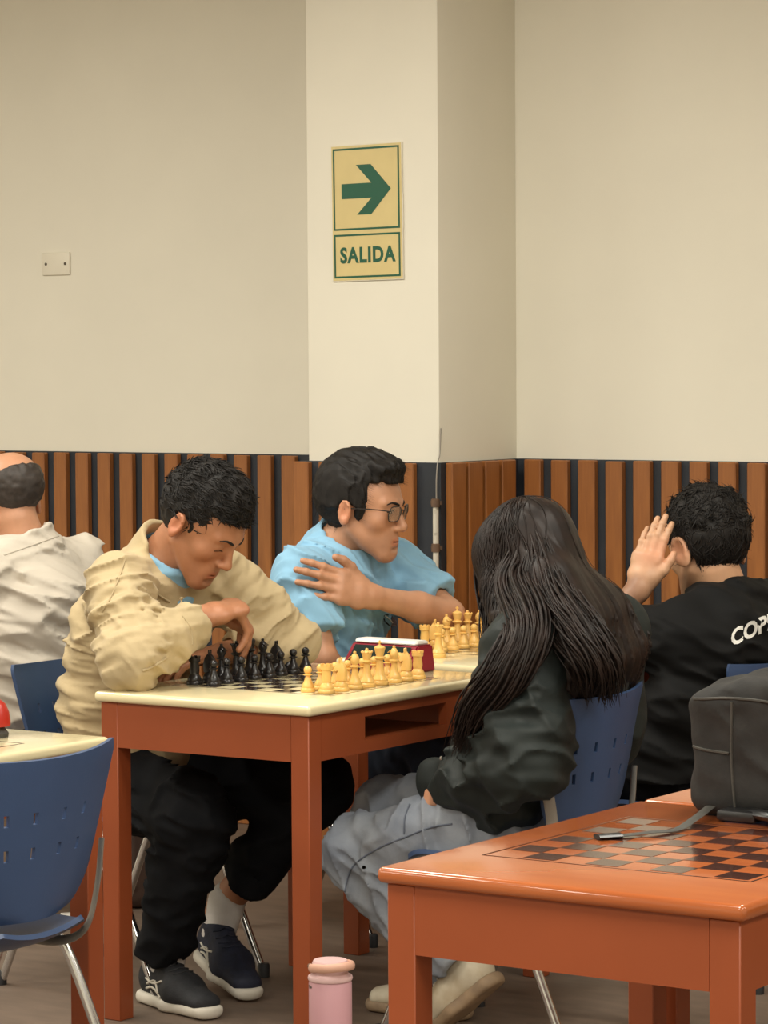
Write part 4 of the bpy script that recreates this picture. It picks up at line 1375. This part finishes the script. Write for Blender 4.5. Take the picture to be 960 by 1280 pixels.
# jeans
F_ = Field()
F_.add(etube(J['pelvis'], J['waist'] + V3(-.02, 0, -.06), J['right'], (.165, .12), (.14, .10)), 0)
F_.add(cone(J['hipL'], J['knL'], .096, .076), .04)
F_.add(cone(J['hipR'], J['knR'], .096, .076), .04)
F_.add(limb(J['knL'], J['anL'], .076, .070, -.035, .060), .03)
F_.add(limb(J['knR'], J['anR'], .076, .068, -.02, .058), .03)
F_.disp(folds((1, 0, .35), .06, .11, .009, 3.0))
F_.disp(folds((.6, 0, 1), .04, .12, .010, 6.0, J['knL'] + V3(.06, 0, -.03), .13))
JN3 = F_
garment('jeans', F_, (-3.98, 5.36, .04), (-3.22, 5.86, .66), .0058, M['jeans_grey'], p3)
M['stitch'] = mat('denim_seam', (0.10, 0.115, 0.15), 0.85)
for pts in ([(565, 1030, 5.47), (540, 1034, 5.46), (510, 1045, 5.46), (470, 1062, 5.46), (440, 1085, 5.47), (430, 1120, 5.48)],
            [(512, 1005, 5.49), (506, 1022, 5.48), (505, 1042, 5.47)]):
    seam('seam', F_, [on_y(*p) for p in pts], -unit(V3(0, 0, CAM_H) - V3(-3.6, 5.5, .45)), .0020, M['stitch'], p3)
an = J['anL']
hl = on_y(627, 1228, 5.545); tl = on_y(548, 1296, 5.53); tl[2] = max(tl[2], 0.0)
upv = unit(np.cross(unit(np.cross(V3(0, 1, 0), tl - hl)), V3(0, 1, 0)))
dd = unit(tl - hl)
nn = unit(np.cross(V3(0, 1, 0), dd)); nn = nn if (an - hl) @ nn > 0 else -nn
shoe(p3, an, hl, tl + dd * .035, M['shoe_cream'], M['sole_gum'], w=.044, up=nn, lacem=M['sole_white'])
shoe(p3, J['anR'], V3(-3.60, 5.705, 0), V3(-3.86, 5.67, 0), M['shoe_cream'], M['sole_gum'], w=.042, lacem=M['sole_white'])
# hair: skull cap, curtain down the back, lock over the left shoulder
HF = Field()
HF.add(warp(ho, hR, hs, ell((0, -.016, .042), (.094, .118, .102))))
HF.add(warp(ho, hR, hs, ell((0, .040, .040), (.088, .070, .080))), .03)
bk_ = [V3(-3.345, y0 - .005, 1.03), V3(-3.270, y0 + .005, .925), V3(-3.242, y0 + .025, .84), V3(-3.268, y0 + .035, .73)]
ws = [(.105, .072), (.145, .065), (.165, .050), (.165, .030)]
for i in range(3):
    HF.add(etube(bk_[i], bk_[i + 1], V3(0, 1, 0), ws[i], ws[i + 1]), .05)
lk = [on_y(628, 740, 5.56), on_y(640, 800, 5.455), on_y(618, 852, 5.375), on_y(591, 890, 5.36), on_y(578, 930, 5.38)]
lr = [.050, .052, .040, .030, .012]
HF.add(cone(lk[0], lk[1], .045, .030), .05)
HF.add(cone(on_y(690, 730, 5.56), on_y(712, 800, 5.53), .050, .040), .06)
HF.sub(warp(ho, hR, hs, ell((0, .125, -.045), (.050, .062, .075))), .02)
me = sdf_mesh('hair', Field().add(HF).disp(lambda P: folds((.2, .9, .15), .016, .25, .005, 1.0)(P) * np.clip((f32(1.0) - P[:, 2]) / f32(.06), .25, 1)), (-3.62, 5.30, .60), (-3.05, 5.88, 1.22), .0045)
# strands that follow the surface downwards
rs = np.random.RandomState(11)
nS, nK = 1500, 34
th = rs.uniform(0, 2 * math.pi, nS)
sgn = np.where(rs.rand(nS) < .62, -1.0, 1.0)
st = np.stack([sgn * rs.uniform(.001, .012, nS), rs.uniform(-.085, .105, nS), np.full(nS, .17)], 1)
P = ho + st @ hR.T * hs
def gradf(F__, P, e=.003):
    g = np.stack([F__(P + V3(e, 0, 0)) - F__(P - V3(e, 0, 0)), F__(P + V3(0, e, 0)) - F__(P - V3(0, e, 0)), F__(P + V3(0, 0, e)) - F__(P - V3(0, 0, e))], 1)
    return g / np.maximum(np.linalg.norm(g, axis=1, keepdims=True), 1e-6)
for _ in range(14):
    P = P - gradf(HF, P) * HF(P)[:, None] * .9
bias = rs.normal(0, .18, (nS, 3))
path = [P]
offs = rs.uniform(-.001, .004, (nS, 1))
for k in range(nK):
    g = gradf(HF, P)
    d = V3(0, 0, -1) + bias + .25 * np.stack([np.sin(k * .35 + th * 3), np.cos(k * .3 + th * 5), np.zeros(nS)], 1)
    d = d - (d * g).sum(1, keepdims=True) * g
    d /= np.maximum(np.linalg.norm(d, axis=1, keepdims=True), .15)
    d = d + (sgn[:, None] * hR[:, 0]) * (0.9 if k < 4 else 0)
    P = P + d * (.015 * np.clip((P[:, 2:3] - .75) / .03, .02, 1) if True else .015)
    g = gradf(HF, P)
    P = P - g * (HF(P)[:, None] - offs)
    path.append(P)
path = np.stack(path, 1)
tang = np.gradient(path, axis=1); tang /= np.maximum(np.linalg.norm(tang, axis=2, keepdims=True), 1e-6)
nrm_s = np.stack([gradf(HF, path[:, k]) for k in range(nK + 1)], 1)
bs = np.cross(tang, nrm_s)
tt = np.linspace(0, 1, nK + 1)
wv = (.0013 * (1 - tt ** 3) + .0003)[None, :, None] * rs.uniform(.6, 1.3, (nS, 1, 1))
ringv = np.stack([path + bs * wv, path + nrm_s * wv * .8, path - bs * wv], 2)
per = (nK + 1) * 3
fs = np.array([(k * 3 + j, k * 3 + (j + 1) % 3, (k + 1) * 3 + (j + 1) % 3, (k + 1) * 3 + j) for k in range(nK) for j in range(3)])
faces = (fs[None] + (np.arange(nS) * per)[:, None, None]).reshape(-1, 4)
sm_ = bpy.data.meshes.new('strands')
sm_.vertices.add(nS * per); sm_.vertices.foreach_set('co', ringv.astype(f32).ravel())
sm_.loops.add(len(faces) * 4); sm_.loops.foreach_set('vertex_index', faces.astype(np.int32).ravel())
sm_.polygons.add(len(faces)); sm_.polygons.foreach_set('loop_start', np.arange(0, len(faces) * 4, 4, dtype=np.int32))
sm_.update(calc_edges=True); smooth(sm_)
def bundle(pts, radii, n, rad, seed, wav=.006):
    rs = np.random.RandomState(seed)
    C = np.array(spline(pts, 7)); K = len(C)
    R_ = np.interp(np.linspace(0, 1, K), np.linspace(0, 1, len(radii)), radii)
    T = np.gradient(C, axis=0); T /= np.linalg.norm(T, axis=1, keepdims=True)
    E1 = np.cross(T, V3(.3, .9, .1)); E1 /= np.linalg.norm(E1, axis=1, keepdims=True); E2 = np.cross(T, E1)
    a = rs.uniform(0, 2 * math.pi, n); q = np.sqrt(rs.rand(n)) * rs.uniform(.75, 1.1, n)
    ph = rs.uniform(0, 6, n); tt = np.linspace(0, 1, K)
    ca = (np.cos(a) * q)[:, None] * R_ + wav * np.sin(tt * 9 + ph[:, None])
    sa = (np.sin(a) * q)[:, None] * R_ + wav * np.cos(tt * 8 + ph[:, None] * 1.7)
    X = C[None] + ca[..., None] * E1[None] + sa[..., None] * E2[None] + rs.normal(0, .012, (n, 1, 3)) * (tt ** 2)[None, :, None]
    w_ = (rad * (1 - tt ** 4) + .0003)[None, :, None] * rs.uniform(.6, 1.3, (n, 1, 1))
    G = np.stack([X + (E1 * math.cos(b) + E2 * math.sin(b))[None] * w_ for b in (0, 1.57, 3.14, 4.71)], 2)
    fs = np.array([(k * 4 + j, k * 4 + (j + 1) % 4, (k + 1) * 4 + (j + 1) % 4, (k + 1) * 4 + j) for k in range(K - 1) for j in range(4)])
    faces = (fs[None] + (np.arange(n) * K * 4)[:, None, None]).reshape(-1, 4)
    m_ = bpy.data.meshes.new('bundle')
    m_.vertices.add(n * K * 4); m_.vertices.foreach_set('co', G.astype(f32).ravel())
    m_.loops.add(len(faces) * 4); m_.loops.foreach_set('vertex_index', faces.astype(np.int32).ravel())
    m_.polygons.add(len(faces)); m_.polygons.foreach_set('loop_start', np.arange(0, len(faces) * 4, 4, dtype=np.int32))
    m_.update(calc_edges=True); smooth(m_)
    return m_
b1 = bundle([on_y(655, 668, 5.600), on_y(645, 728, 5.535), on_y(662, 782, 5.415), on_y(636, 838, 5.352), on_y(597, 884, 5.345), on_y(577, 935, 5.375)], (.022, .042, .046, .044, .030, .008), 420, .0034, 21)
b2 = bundle([on_y(668, 660, 5.60), on_y(690, 735, 5.535), on_y(722, 790, 5.475), on_y(748, 830, 5.48), on_y(752, 862, 5.53)], (.020, .045, .055, .052, .040), 380, .0030, 22)
b3 = bundle([on_y(640, 640, 5.63), on_y(604, 690, 5.63), on_y(612, 760, 5.60), on_y(618, 815, 5.56)], (.012, .018, .022, .010), 70, .0028, 23)
mesh_obj('hair', join_meshes('hair', [me, sm_, b1, b2, b3]), M['hair_brown'], p3)

# ---- player in the black shirt, head in hand -----------------------------------------
y0 = 6.53
J = dict(right=V3(0, 1, 0), pelvis=V3(-3.46, y0 - .07, .50), waist=V3(-3.39, y0 - .06, .67), chest=V3(-3.345, y0 - .03, .81), neck=V3(-3.365, y0 - .01, .888),
         shL=V3(-3.385, 6.335, .842), elL=V3(-3.605, 6.27, .805), wrL=on_y(799, 735, 6.33),
         shR=V3(-3.325, 6.725, .868), elR=V3(-3.56, 6.84, .80), wrR=V3(-3.70, 6.66, .80),
         hipL=V3(-3.46, 6.44, .49), hipR=V3(-3.46, 6.62, .49), knL=V3(-3.84, 6.42, .50), knR=V3(-3.84, 6.64, .50),
         anL=V3(-3.62, 6.34, .10), anR=V3(-3.80, 6.66, .10), toeL=V3(-3.76, 6.31, .03), toeR=V3(-3.95, 6.66, .03))
ho = on_y(853, 690, 6.43) + V3(.035, .068, .0); hR = rot_frame(yaw_dir(f, -26), math.radians(-14)); hs = 1.05
p4 = person('dark haired man in a black T-shirt with white lettering, head resting in hand', -3.4, y0)
hx = on_y(821, 655, 6.37) - J['wrL']
hand4 = lambda F_: hand_field(F_, J['wrL'], hx, unit(V3(.15, -1, .1)), -1,
                              [(4, 14, 8), (2, 12, 8), (3, 12, 8), (6, 14, 8)], [(.055, .048, -.004), (.082, .056, -.006), (.100, .058, -.010)], 1.0, (.00, .0, .0, -.02))
BF = body_field(J, ho, hR, hs, 1.0, (hand4,), 1.25)
me = body_mesh(BF, [(ho - .175, ho + .19), (J['wrL'] - V3(.10, .10, .06), J['wrL'] + V3(.12, .16, .21))], (-4.05, 6.05, 0), (-3.05, 7.0, 1.32), .0036, .009)
paint(me, face_paint(ho, hR, hs, .75))
mesh_obj('body', me, M['skin3'], p4)
hf = Field().add(warp(ho, hR, hs, hair_short(top=.024, side=.013, back=.010, front=.110, fringe_z=.060, temple=.050, nape=-.036)))
hf.disp(lambda P: (vnoise(P * f32(48)) - f32(.5)) * f32(.016) * np.clip((((P - ho.astype(f32)) @ hR.astype(f32))[:, 2] - .0) / .05, 0, 1))
me = sdf_mesh('hair', hf, ho - .19, ho + .21, .0038)
P_, N_, rs = sample_hair(me, 3600, 9)
q_ = (P_ - ho) @ hR / hs
keep = (q_[:, 2] > .03) | (rs.rand(len(q_)) < .6); P_, N_, q_ = P_[keep], N_[keep], q_[keep]
D_ = np.where((q_[:, 2] > .03)[:, None], rs.normal(0, 1, (len(P_), 3)), V3(0, 0, -1) + rs.normal(0, .2, (len(P_), 3)))
tm = tufts('tufts', P_, D_, N_, rs, .022, .0024, 1.1)
mesh_obj('hair', join_meshes('hair', [me, tm]), M['hair'], p4)
F_ = Field()
F_.add(etube(V3(-3.46, y0 - .07, .52), J['waist'], J['right'], (.205, .135), (.200, .125)), 0)
F_.add(etube(J['waist'], J['chest'], J['right'], (.200, .125), (.200, .125)), .05)
F_.add(etube(J['chest'], J['neck'] + V3(.005, 0, -.03), J['right'], (.192, .125), (.105, .080)), .05)
for sd in 'LR':
    F_.add(cone(J['neck'] + V3(.008, 0, -.03), J['sh' + sd], .066, .068), .04)
    F_.add(limb(J['sh' + sd], J['el' + sd], .074, .066, .05, .054), .03)
nkd = unit(ho + hR @ (V3(0, -.022, -.045) * hs) - J['neck'])
col = Field().add(cone(J['neck'] - nkd * .03, J['neck'] + nkd * .03, .090, .080))
col.cut(plane(J['neck'] + nkd * .020, nkd), .003)
F_.add(col, .02)
neck_hole(F_, J, ho, hR, hs, .068, -.005)
F_.disp(folds((.2, .5, 1), .07, .24, .010, 2.0, V3(-3.25, 6.45, .84), .22))
F_.disp(folds((.3, .1, 1), .05, .16, .006, 6.0))
TS4 = F_
garment('tshirt', F_, (-3.75, 6.10, .48), (-3.08, 7.0, 1.10), .0058, M['tee_black'], p4)
F_ = Field()
F_.add(etube(J['pelvis'], J['waist'] + V3(0, 0, -.06), J['right'], (.165, .12), (.145, .105)), 0)
for sd in 'LR':
    F_.add(cone(J['hip' + sd], J['kn' + sd], .094, .078), .04)
    F_.add(limb(J['kn' + sd], J['an' + sd], .074, .062, .0, .05), .03)
F_.disp(folds((1, .2, .3), .05, .15, .008, 5.0))
garment('trousers', F_, (-4.05, 6.20, .02), (-3.2, 6.88, .70), .008, M['pants_black'], p4)
for sd in 'LR':
    a = J['an' + sd]
    shoe(p4, a, V3(a[0] + .06, a[1], 0), V3(a[0] - .22, a[1] - .03, 0), M['shoe_cream'], M['sole_white'], lacem=M['sole_white'])
# lettering across the back of the shirt
me = text_mesh('COPN', 0.058, 0.0, 0.0020, 3)
bm = bmesh.new(); bm.from_mesh(me); bpy.data.meshes.remove(me)
bmesh.ops.triangulate(bm, faces=bm.faces)
bmesh.ops.subdivide_edges(bm, edges=[e for e in bm.edges if e.calc_length() > .012], cuts=1)
xs_ = [v.co.x for v in bm.verts]; x0_, x1_ = min(xs_), max(xs_)
pA, pB = on_y(914, 799, 6.53), on_y(978, 771, 6.63)
du = (pB - pA) / (x1_ - x0_) * .92
upd = V3(0, 0, 1)
base = np.array([pA + du * (v.co.x - x0_) + upd * v.co.y * .92 for v in bm.verts])
dv = unit(pA - V3(0, 0, CAM_H))
base = on_field(TS4, base - dv * .2, dv, .0018)
for v, q in zip(bm.verts, base): v.co = q
bm_obj('lettering', bm, M['white_print'], p4)

# ---- balding man in a white shirt ------------------------------------------------------
y0 = 6.10
J = dict(right=V3(0, 1, 0), pelvis=V3(-5.30, y0, .50), waist=V3(-5.235, y0, .68), chest=V3(-5.215, y0, .86), neck=V3(-5.245, y0, 1.00),
         shL=V3(-5.235, 5.905, .935), elL=V3(-5.46, 5.83, .78), wrL=V3(-5.66, 5.95, .80),
         shR=V3(-5.215, 6.290, .945), elR=V3(-5.45, 6.38, .78), wrR=V3(-5.66, 6.22, .80),
         hipL=V3(-5.33, 6.01, .49), hipR=V3(-5.33, 6.19, .49), knL=V3(-5.72, 5.99, .50), knR=V3(-5.72, 6.21, .50),
         anL=V3(-5.66, 5.98, .10), anR=V3(-5.66, 6.22, .10), toeL=V3(-5.82, 5.97, .03), toeR=V3(-5.82, 6.23, .03))
ho = V3(-5.288, y0 - .01, 1.118); hR = rot_frame(yaw_dir(f, -12), math.radians(-16)); hs = 1.05
p5 = person('balding man in a white shirt sitting with his back turned behind the beige jacket', -5.3, y0)
BF = body_field(J, ho, hR, hs, 1.0)
me = body_mesh(BF, [(ho - .175, ho + .19)], (-5.95, 5.7, 0), (-5.0, 6.5, 1.35), .0045, .011)
paint(me, face_paint(ho, hR, hs))
mesh_obj('body', me, M['skin2'], p5)
hf = Field().add(warp(ho, hR, hs, hair_short(top=.002, side=.004, back=.006, front=.02, fringe_z=.068, temple=.030, nape=-.060)))
hf.sub(warp(ho, hR, hs, ell((0, .000, .118), (.084, .112, .078))), .02)
hf.disp(lambda P: (vnoise(P * f32(90)) - f32(.5)) * f32(.006))
me = sdf_mesh('hair', hf, ho - .18, ho + .18, .0042)
mesh_obj('hair', me, M['hair_fade'], p5)
F_ = Field()
F_.add(etube(V3(-5.30, y0, .54), J['waist'], J['right'], (.185, .135), (.180, .130)), 0)
F_.add(etube(J['waist'], J['chest'], J['right'], (.180, .130), (.195, .130)), .05)
F_.add(etube(J['chest'], J['neck'] + V3(.005, 0, -.03), J['right'], (.195, .130), (.108, .085)), .05)
for sd in 'LR':
    F_.add(cone(J['neck'] + V3(.005, 0, -.03), J['sh' + sd], .068, .070), .04)
    F_.add(cone(J['sh' + sd], J['el' + sd], .074, .062), .03)
    F_.add(limb(J['el' + sd], J['wr' + sd], .060, .048, .03, .04), .03)
nkd = unit(ho + hR @ (V3(0, -.022, -.045) * hs) - J['neck'])
col = Field().add(cone(J['neck'] - nkd * .02, J['neck'] + nkd * .055, .090, .076))
col.cut(plane(J['neck'] + nkd * .046, nkd), .003)
F_.add(col, .012)
neck_hole(F_, J, ho, hR, hs, .069, .0)
F_.disp(folds((.1, .35, 1), .055, .30, .012, 2.0, V3(-5.10, 6.05, .78), .24))
F_.disp(folds((.3, -.2, 1), .06, .20, .006, 6.0))
F_.disp(folds((.1, .5, 1), .024, .16, .003, 11.0))
garment('shirt', F_, (-5.80, 5.66, .50), (-5.0, 6.52, 1.14), .006, M['shirt_white'], p5)
seam('yoke_seam', F_, [on_y(5, 694, 5.95), on_y(40, 682, 6.02), on_y(80, 668, 6.12), on_y(112, 659, 6.22)], unit(on_y(60, 680, 6.1) - V3(0, 0, CAM_H)), .0016, mat('shirt_thread', (0.45, 0.40, 0.33), 0.8), p5)
F_ = Field()
F_.add(etube(J['pelvis'], J['waist'] + V3(0, 0, -.06), J['right'], (.17, .125), (.15, .11)), 0)
for sd in 'LR':
    F_.add(cone(J['hip' + sd], J['kn' + sd], .094, .078), .04)
    F_.add(limb(J['kn' + sd], J['an' + sd], .074, .062, .0, .05), .03)
garment('trousers', F_, (-5.95, 5.8, .02), (-5.05, 6.42, .70), .010, M['jeans_dark'], p5)
for sd in 'LR':
    a = J['an' + sd]
    shoe(p5, a, V3(a[0] + .06, a[1], 0), V3(a[0] - .22, a[1], 0), M['shoe_black'], M['rubber'])

# ------------------------------------------------------------------ backpack on the orange tables
M['bag'] = mat('charcoal_nylon', (0.024, 0.023, 0.022), 0.75, var=0.2, scale=25, bump=0.25, bscale=60, spec=0.25)
M['bag_light'] = mat('grey_nylon_panel', (0.055, 0.051, 0.046), 0.8, var=0.1, scale=30, bump=0.2, bscale=90)
M['webbing'] = mat('grey_webbing', (0.05, 0.047, 0.040), 0.75, var=0.2, scale=90)
M['black_plastic'] = mat('black_plastic', (0.012, 0.012, 0.013), 0.35)
bp = empty('backpack', (-2.065, 4.42, TH))
tag(bp, 'charcoal grey backpack standing on the two joined orange tables', 'backpack')
c0 = V3(-2.065, 4.42, TH)
F_ = Field()
F_.add(rbox(c0 + V3(.02, .0, .105), (.245, .125, .105), .035))
F_.add(rbox(c0 + V3(-.185, .0, .140), (.050, .10, .048), .030), .03)
F_.add(rbox(c0 + V3(.05, -.02, .205), (.20, .10, .022), .02), .025)
F_.add(rbox(c0 + V3(.08, -.125, .075), (.14, .030, .065), .025), .02)
F_.sub(cone(c0 + V3(-.24, -.14, .118), c0 + V3(-.16, -.14, .108), .012, .006), .02)
F_.disp(folds((.3, .1, 1), .07, .16, .006, 2.0))
F_.cut(plane(c0 + V3(0, 0, .002), V3(0, 0, -1)), .004)
BPF = F_
me = sdf_mesh('bag_body', F_, c0 - V3(.30, .20, .02), c0 + V3(.32, .18, .26), .006)
me.transform(Matrix.Translation((2.065, -4.42, -TH)))
mesh_obj('bag_body', me, M['bag'], bp)
def bag_part(name, F__, lo, hi, h, m):
    me = sdf_mesh(name, F__, lo, hi, h)
    me.transform(Matrix.Translation((2.065, -4.42, -TH)))
    return mesh_obj(name, me, m, bp)
F_ = Field().add(cone(c0 + V3(-.12, -.03, .205), c0 + V3(.0, -.05, .245), .028, .034))
F_.add(cone(c0 + V3(.0, -.05, .245), c0 + V3(.26, -.05, .250), .034, .034), .02)
F_.sub(cone(c0 + V3(-.02, -.20, .205), c0 + V3(.26, .05, .205), .018, .020), .015)
F_.disp(folds((1, .1, .4), .06, .12, .005, 3.0))
bag_part('top_flap', F_, c0 + V3(-.20, -.12, .15), c0 + V3(.30, .06, .30), .006, M['bag'])
box_obj('patch', (.02, -.084, .232), (.20, -.079, .268), M['bag_light'], bp, .002, 1)
F_ = Field().add(rbox(c0 + V3(-.02, -.127, .135), (.055, .006, .075), .005))
bag_part('front_panel', F_, c0 + V3(-.12, -.15, .03), c0 + V3(.08, -.10, .23), .005, M['bag_light'])
for pts in ([(-.225, -.105, .19), (-.13, -.128, .196), (-.02, -.132, .19), (.22, -.132, .19)], [(-.145, -.127, .19), (-.145, -.129, .10), (-.14, -.127, .02)], [(-.235, -.10, .112), (-.19, -.124, .108), (-.15, -.127, .106)]):
    tube_obj('piping', [tuple(q - c0) for q in on_field(BPF, [c0 + np.array(p) for p in spline(pts, 5)], unit(V3(-.45, .9, 0)), .0008, True)], .0024, M['webbing'], bp, 6)
tube_obj('carry_strap', spline([(-.10, -.14, .014), (-.04, -.178, .018), (.06, -.185, .016), (.18, -.17, .014)], 6), .01, M['black_plastic'], bp, 8, flat=(.009, .014), up=(0, 0, 1))
box_obj('buckle', (-.155, -.165, .0015), (-.085, -.115, .020), M['black_plastic'], bp, .006, 2)
# loose strap lying over the board, with its buckle end
lp = [on_z(888, 1008, TH + .018), on_z(870, 1022, TH + .012), on_z(845, 1037, TH + .004), on_z(815, 1040, TH + .005), on_z(790, 1043, TH + .004), on_z(768, 1045, TH + .003)]
sp_ = empty('bag_strap', tuple(on_z(800, 1042, TH)))
tag(sp_, 'grey webbing strap with a black buckle end lying across the orange chessboard', 'strap')
o_ = np.array(sp_.location)
tube_obj('webbing', [tuple(np.array(p) - o_) for p in spline(lp, 6)], .01, M['webbing'], sp_, 8, flat=(.0016, .0085), up=(0, 0, 1))
tube_obj('buckle', [tuple(on_z(746, 1046, TH + .005) - o_), tuple(on_z(775, 1044, TH + .005) - o_)], .01, M['black_plastic'], sp_, 8, flat=(.0045, .013), up=(0, 0, 1))

# ------------------------------------------------------------------ pink flask on the floor
M['pink'] = mat('pink_enamel', (0.60, 0.33, 0.37), 0.38, var=0.04, scale=6, coat=0.2)
M['pink_lid'] = mat('pale_pink_plastic', (0.68, 0.46, 0.45), 0.45, var=0.03)
M['peach'] = mat('peach_handle', (0.66, 0.38, 0.28), 0.5, var=0.04)
bl = empty('flask', (-3.500, 5.010, 0))
tag(bl, 'pink insulated flask with pale lid and loop handle standing by table leg', 'flask')
bl.rotation_euler = (0, 0, math.radians(-20))
bm = bmesh.new(); R0 = .0445
lathe(bm, [(0, 0), (.036, 0), (.038, .004), (R0, .022), (R0, .218), (R0 - .003, .228), (.034, .232), (0, .232)], 36)
bm_obj('body', bm, M['pink'], bl, 40)
bm = bmesh.new()
lathe(bm, [(R0 - .008, .222), (R0 + .0005, .224), (R0 + .002, .228), (R0 + .0005, .233), (R0 - .004, .235), (.037, .238), (.037, .260), (.034, .265), (0, .267)], 36)
bm_obj('lid', bm, M['pink_lid'], bl, 40)
tube_obj('handle', [(.041 * math.cos(a) + (.010 if abs(a) < 1.2 else 0), .041 * math.sin(a), .252 + .006 * math.cos(a)) for a in np.linspace(-2.2, 2.2, 26)], .006, M['peach'], bl, 8, flat=(.009, .0045))
for a in (-2.2, 2.2):
    bm = bmesh.new()
    bmesh.ops.create_icosphere(bm, subdivisions=2, radius=.006, matrix=Matrix.Translation((.041 * math.cos(a), .041 * math.sin(a), .252)))
    bm_obj('pivot', bm, M['rust'], bl, 60)
chip = mat('chipped_paint_mark', (0.13, 0.10, 0.09), 0.6)
for (a, z, r) in ((-1.95, .214, .0035), (-1.85, .212, .0055), (-1.70, .213, .004)):
    bm = bmesh.new()
    bmesh.ops.create_icosphere(bm, subdivisions=1, radius=1.0, matrix=Matrix.Translation((R0 * math.cos(a), R0 * math.sin(a), z)) @ Matrix.Rotation(a, 4, 'Z') @ Matrix.Diagonal((.0006, r, r * .8, 1)))
    bm_obj('paint_chip', bm, chip, bl)

# ------------------------------------------------------------------ small things
M['red'] = mat('bright_red_plastic', (0.40, 0.02, 0.010), 0.35, var=0.05)
rd = empty('red_dome', tuple(on_z(-6, 921, TH)))
tag(rd, 'small red dome on a dark grey foot standing on the cream table', 'ornament')
bm = bmesh.new()
lathe(bm, [(0, 0), (.026, 0), (.027, .008), (.018, .020), (.014, .024), (0, .024)], 20); bm_obj('foot', bm, M['webbing'], rd, 40)
bm = bmesh.new()
lathe(bm, [(0, .022), (.030, .022), (.031, .030), (.028, .050), (.021, .066), (.010, .075), (0, .077)], 24); bm_obj('dome', bm, M['red'], rd, 40)
wr = empty('wrapper', tuple(on_z(86, 1153, 0)))
tag(wr, 'crumpled white snack wrapper with yellow and blue print on the floor', 'wrapper')
rs = np.random.RandomState(4)
for nm, m_, off, sz in (('crumple', mat('white_foil', (0.75, 0.72, 0.66), 0.35), (0, 0, 0), .032), ('corner', mat('yellow_print', (0.70, 0.52, 0.12), 0.4), (.012, .03, .010), .016), ('corner', mat('blue_print', (0.03, 0.06, 0.25), 0.4), (.016, .012, .008), .014)):
    bm = bmesh.new()
    bmesh.ops.create_icosphere(bm, subdivisions=2, radius=1.0)
    for v in bm.verts:
        k = rs.uniform(.7, 1.25)
        v.co = Vector((v.co.x * sz * 1.3 * k + off[0], v.co.y * sz * k + off[1], max(0, v.co.z * sz * .5 * k + sz * .35) + off[2]))
    bm_obj(nm, bm, m_, wr)
# brown shoulder bag hanging in the gap behind the beige jacket player's chair
M['brown_bag'] = mat('dark_brown_leather', (0.055, 0.030, 0.021), 0.6, var=0.15, scale=20)
bc = on_y(152, 1062, 6.42)
bg = empty('shoulder_bag', (bc[0], bc[1], 0))
tag(bg, 'dark brown rounded shoulder bag standing on the floor behind the beige jacket player', 'bag')
F_ = Field().add(rbox((0, 0, .15), (.10, .05, .15), .045)).add(rbox((0, -.045, .16), (.085, .012, .10), .01), .02)
F_.cut(plane((0, 0, .0005), (0, 0, -1)), .003)
mesh_obj('bag_body', sdf_mesh('bag_body', F_, (-.14, -.09, -.02), (.14, .09, .34), .008), M['brown_bag'], bg)
tube_obj('bag_strap', spline([(-.09, 0, .26), (-.08, .0, .34), (0, .0, .385), (.08, .0, .34), (.09, 0, .26)], 5), .008, M['brown_bag'], bg, 8)

sb = empty('snack_bag', tuple(on_z(2, 1138, 0)))
tag(sb, 'crumpled yellow and green snack bag on the floor behind the empty chair', 'snack bag')
for nm, m_, off, sz in (('foil', mat('yellow_foil', (0.42, 0.30, 0.03), 0.4), (0, 0, 0), .06), ('print', mat('green_print', (0.03, 0.09, 0.03), 0.45), (-.01, -.05, 0), .04)):
    bm = bmesh.new()
    bmesh.ops.create_icosphere(bm, subdivisions=2, radius=1.0)
    for v in bm.verts:
        k = rs.uniform(.8, 1.2)
        v.co = Vector((v.co.x * sz * 1.2 * k + off[0], v.co.y * sz * k + off[1], max(0, v.co.z * sz * .5 * k + sz * .4) + off[2]))
    bm_obj(nm, bm, m_, sb)
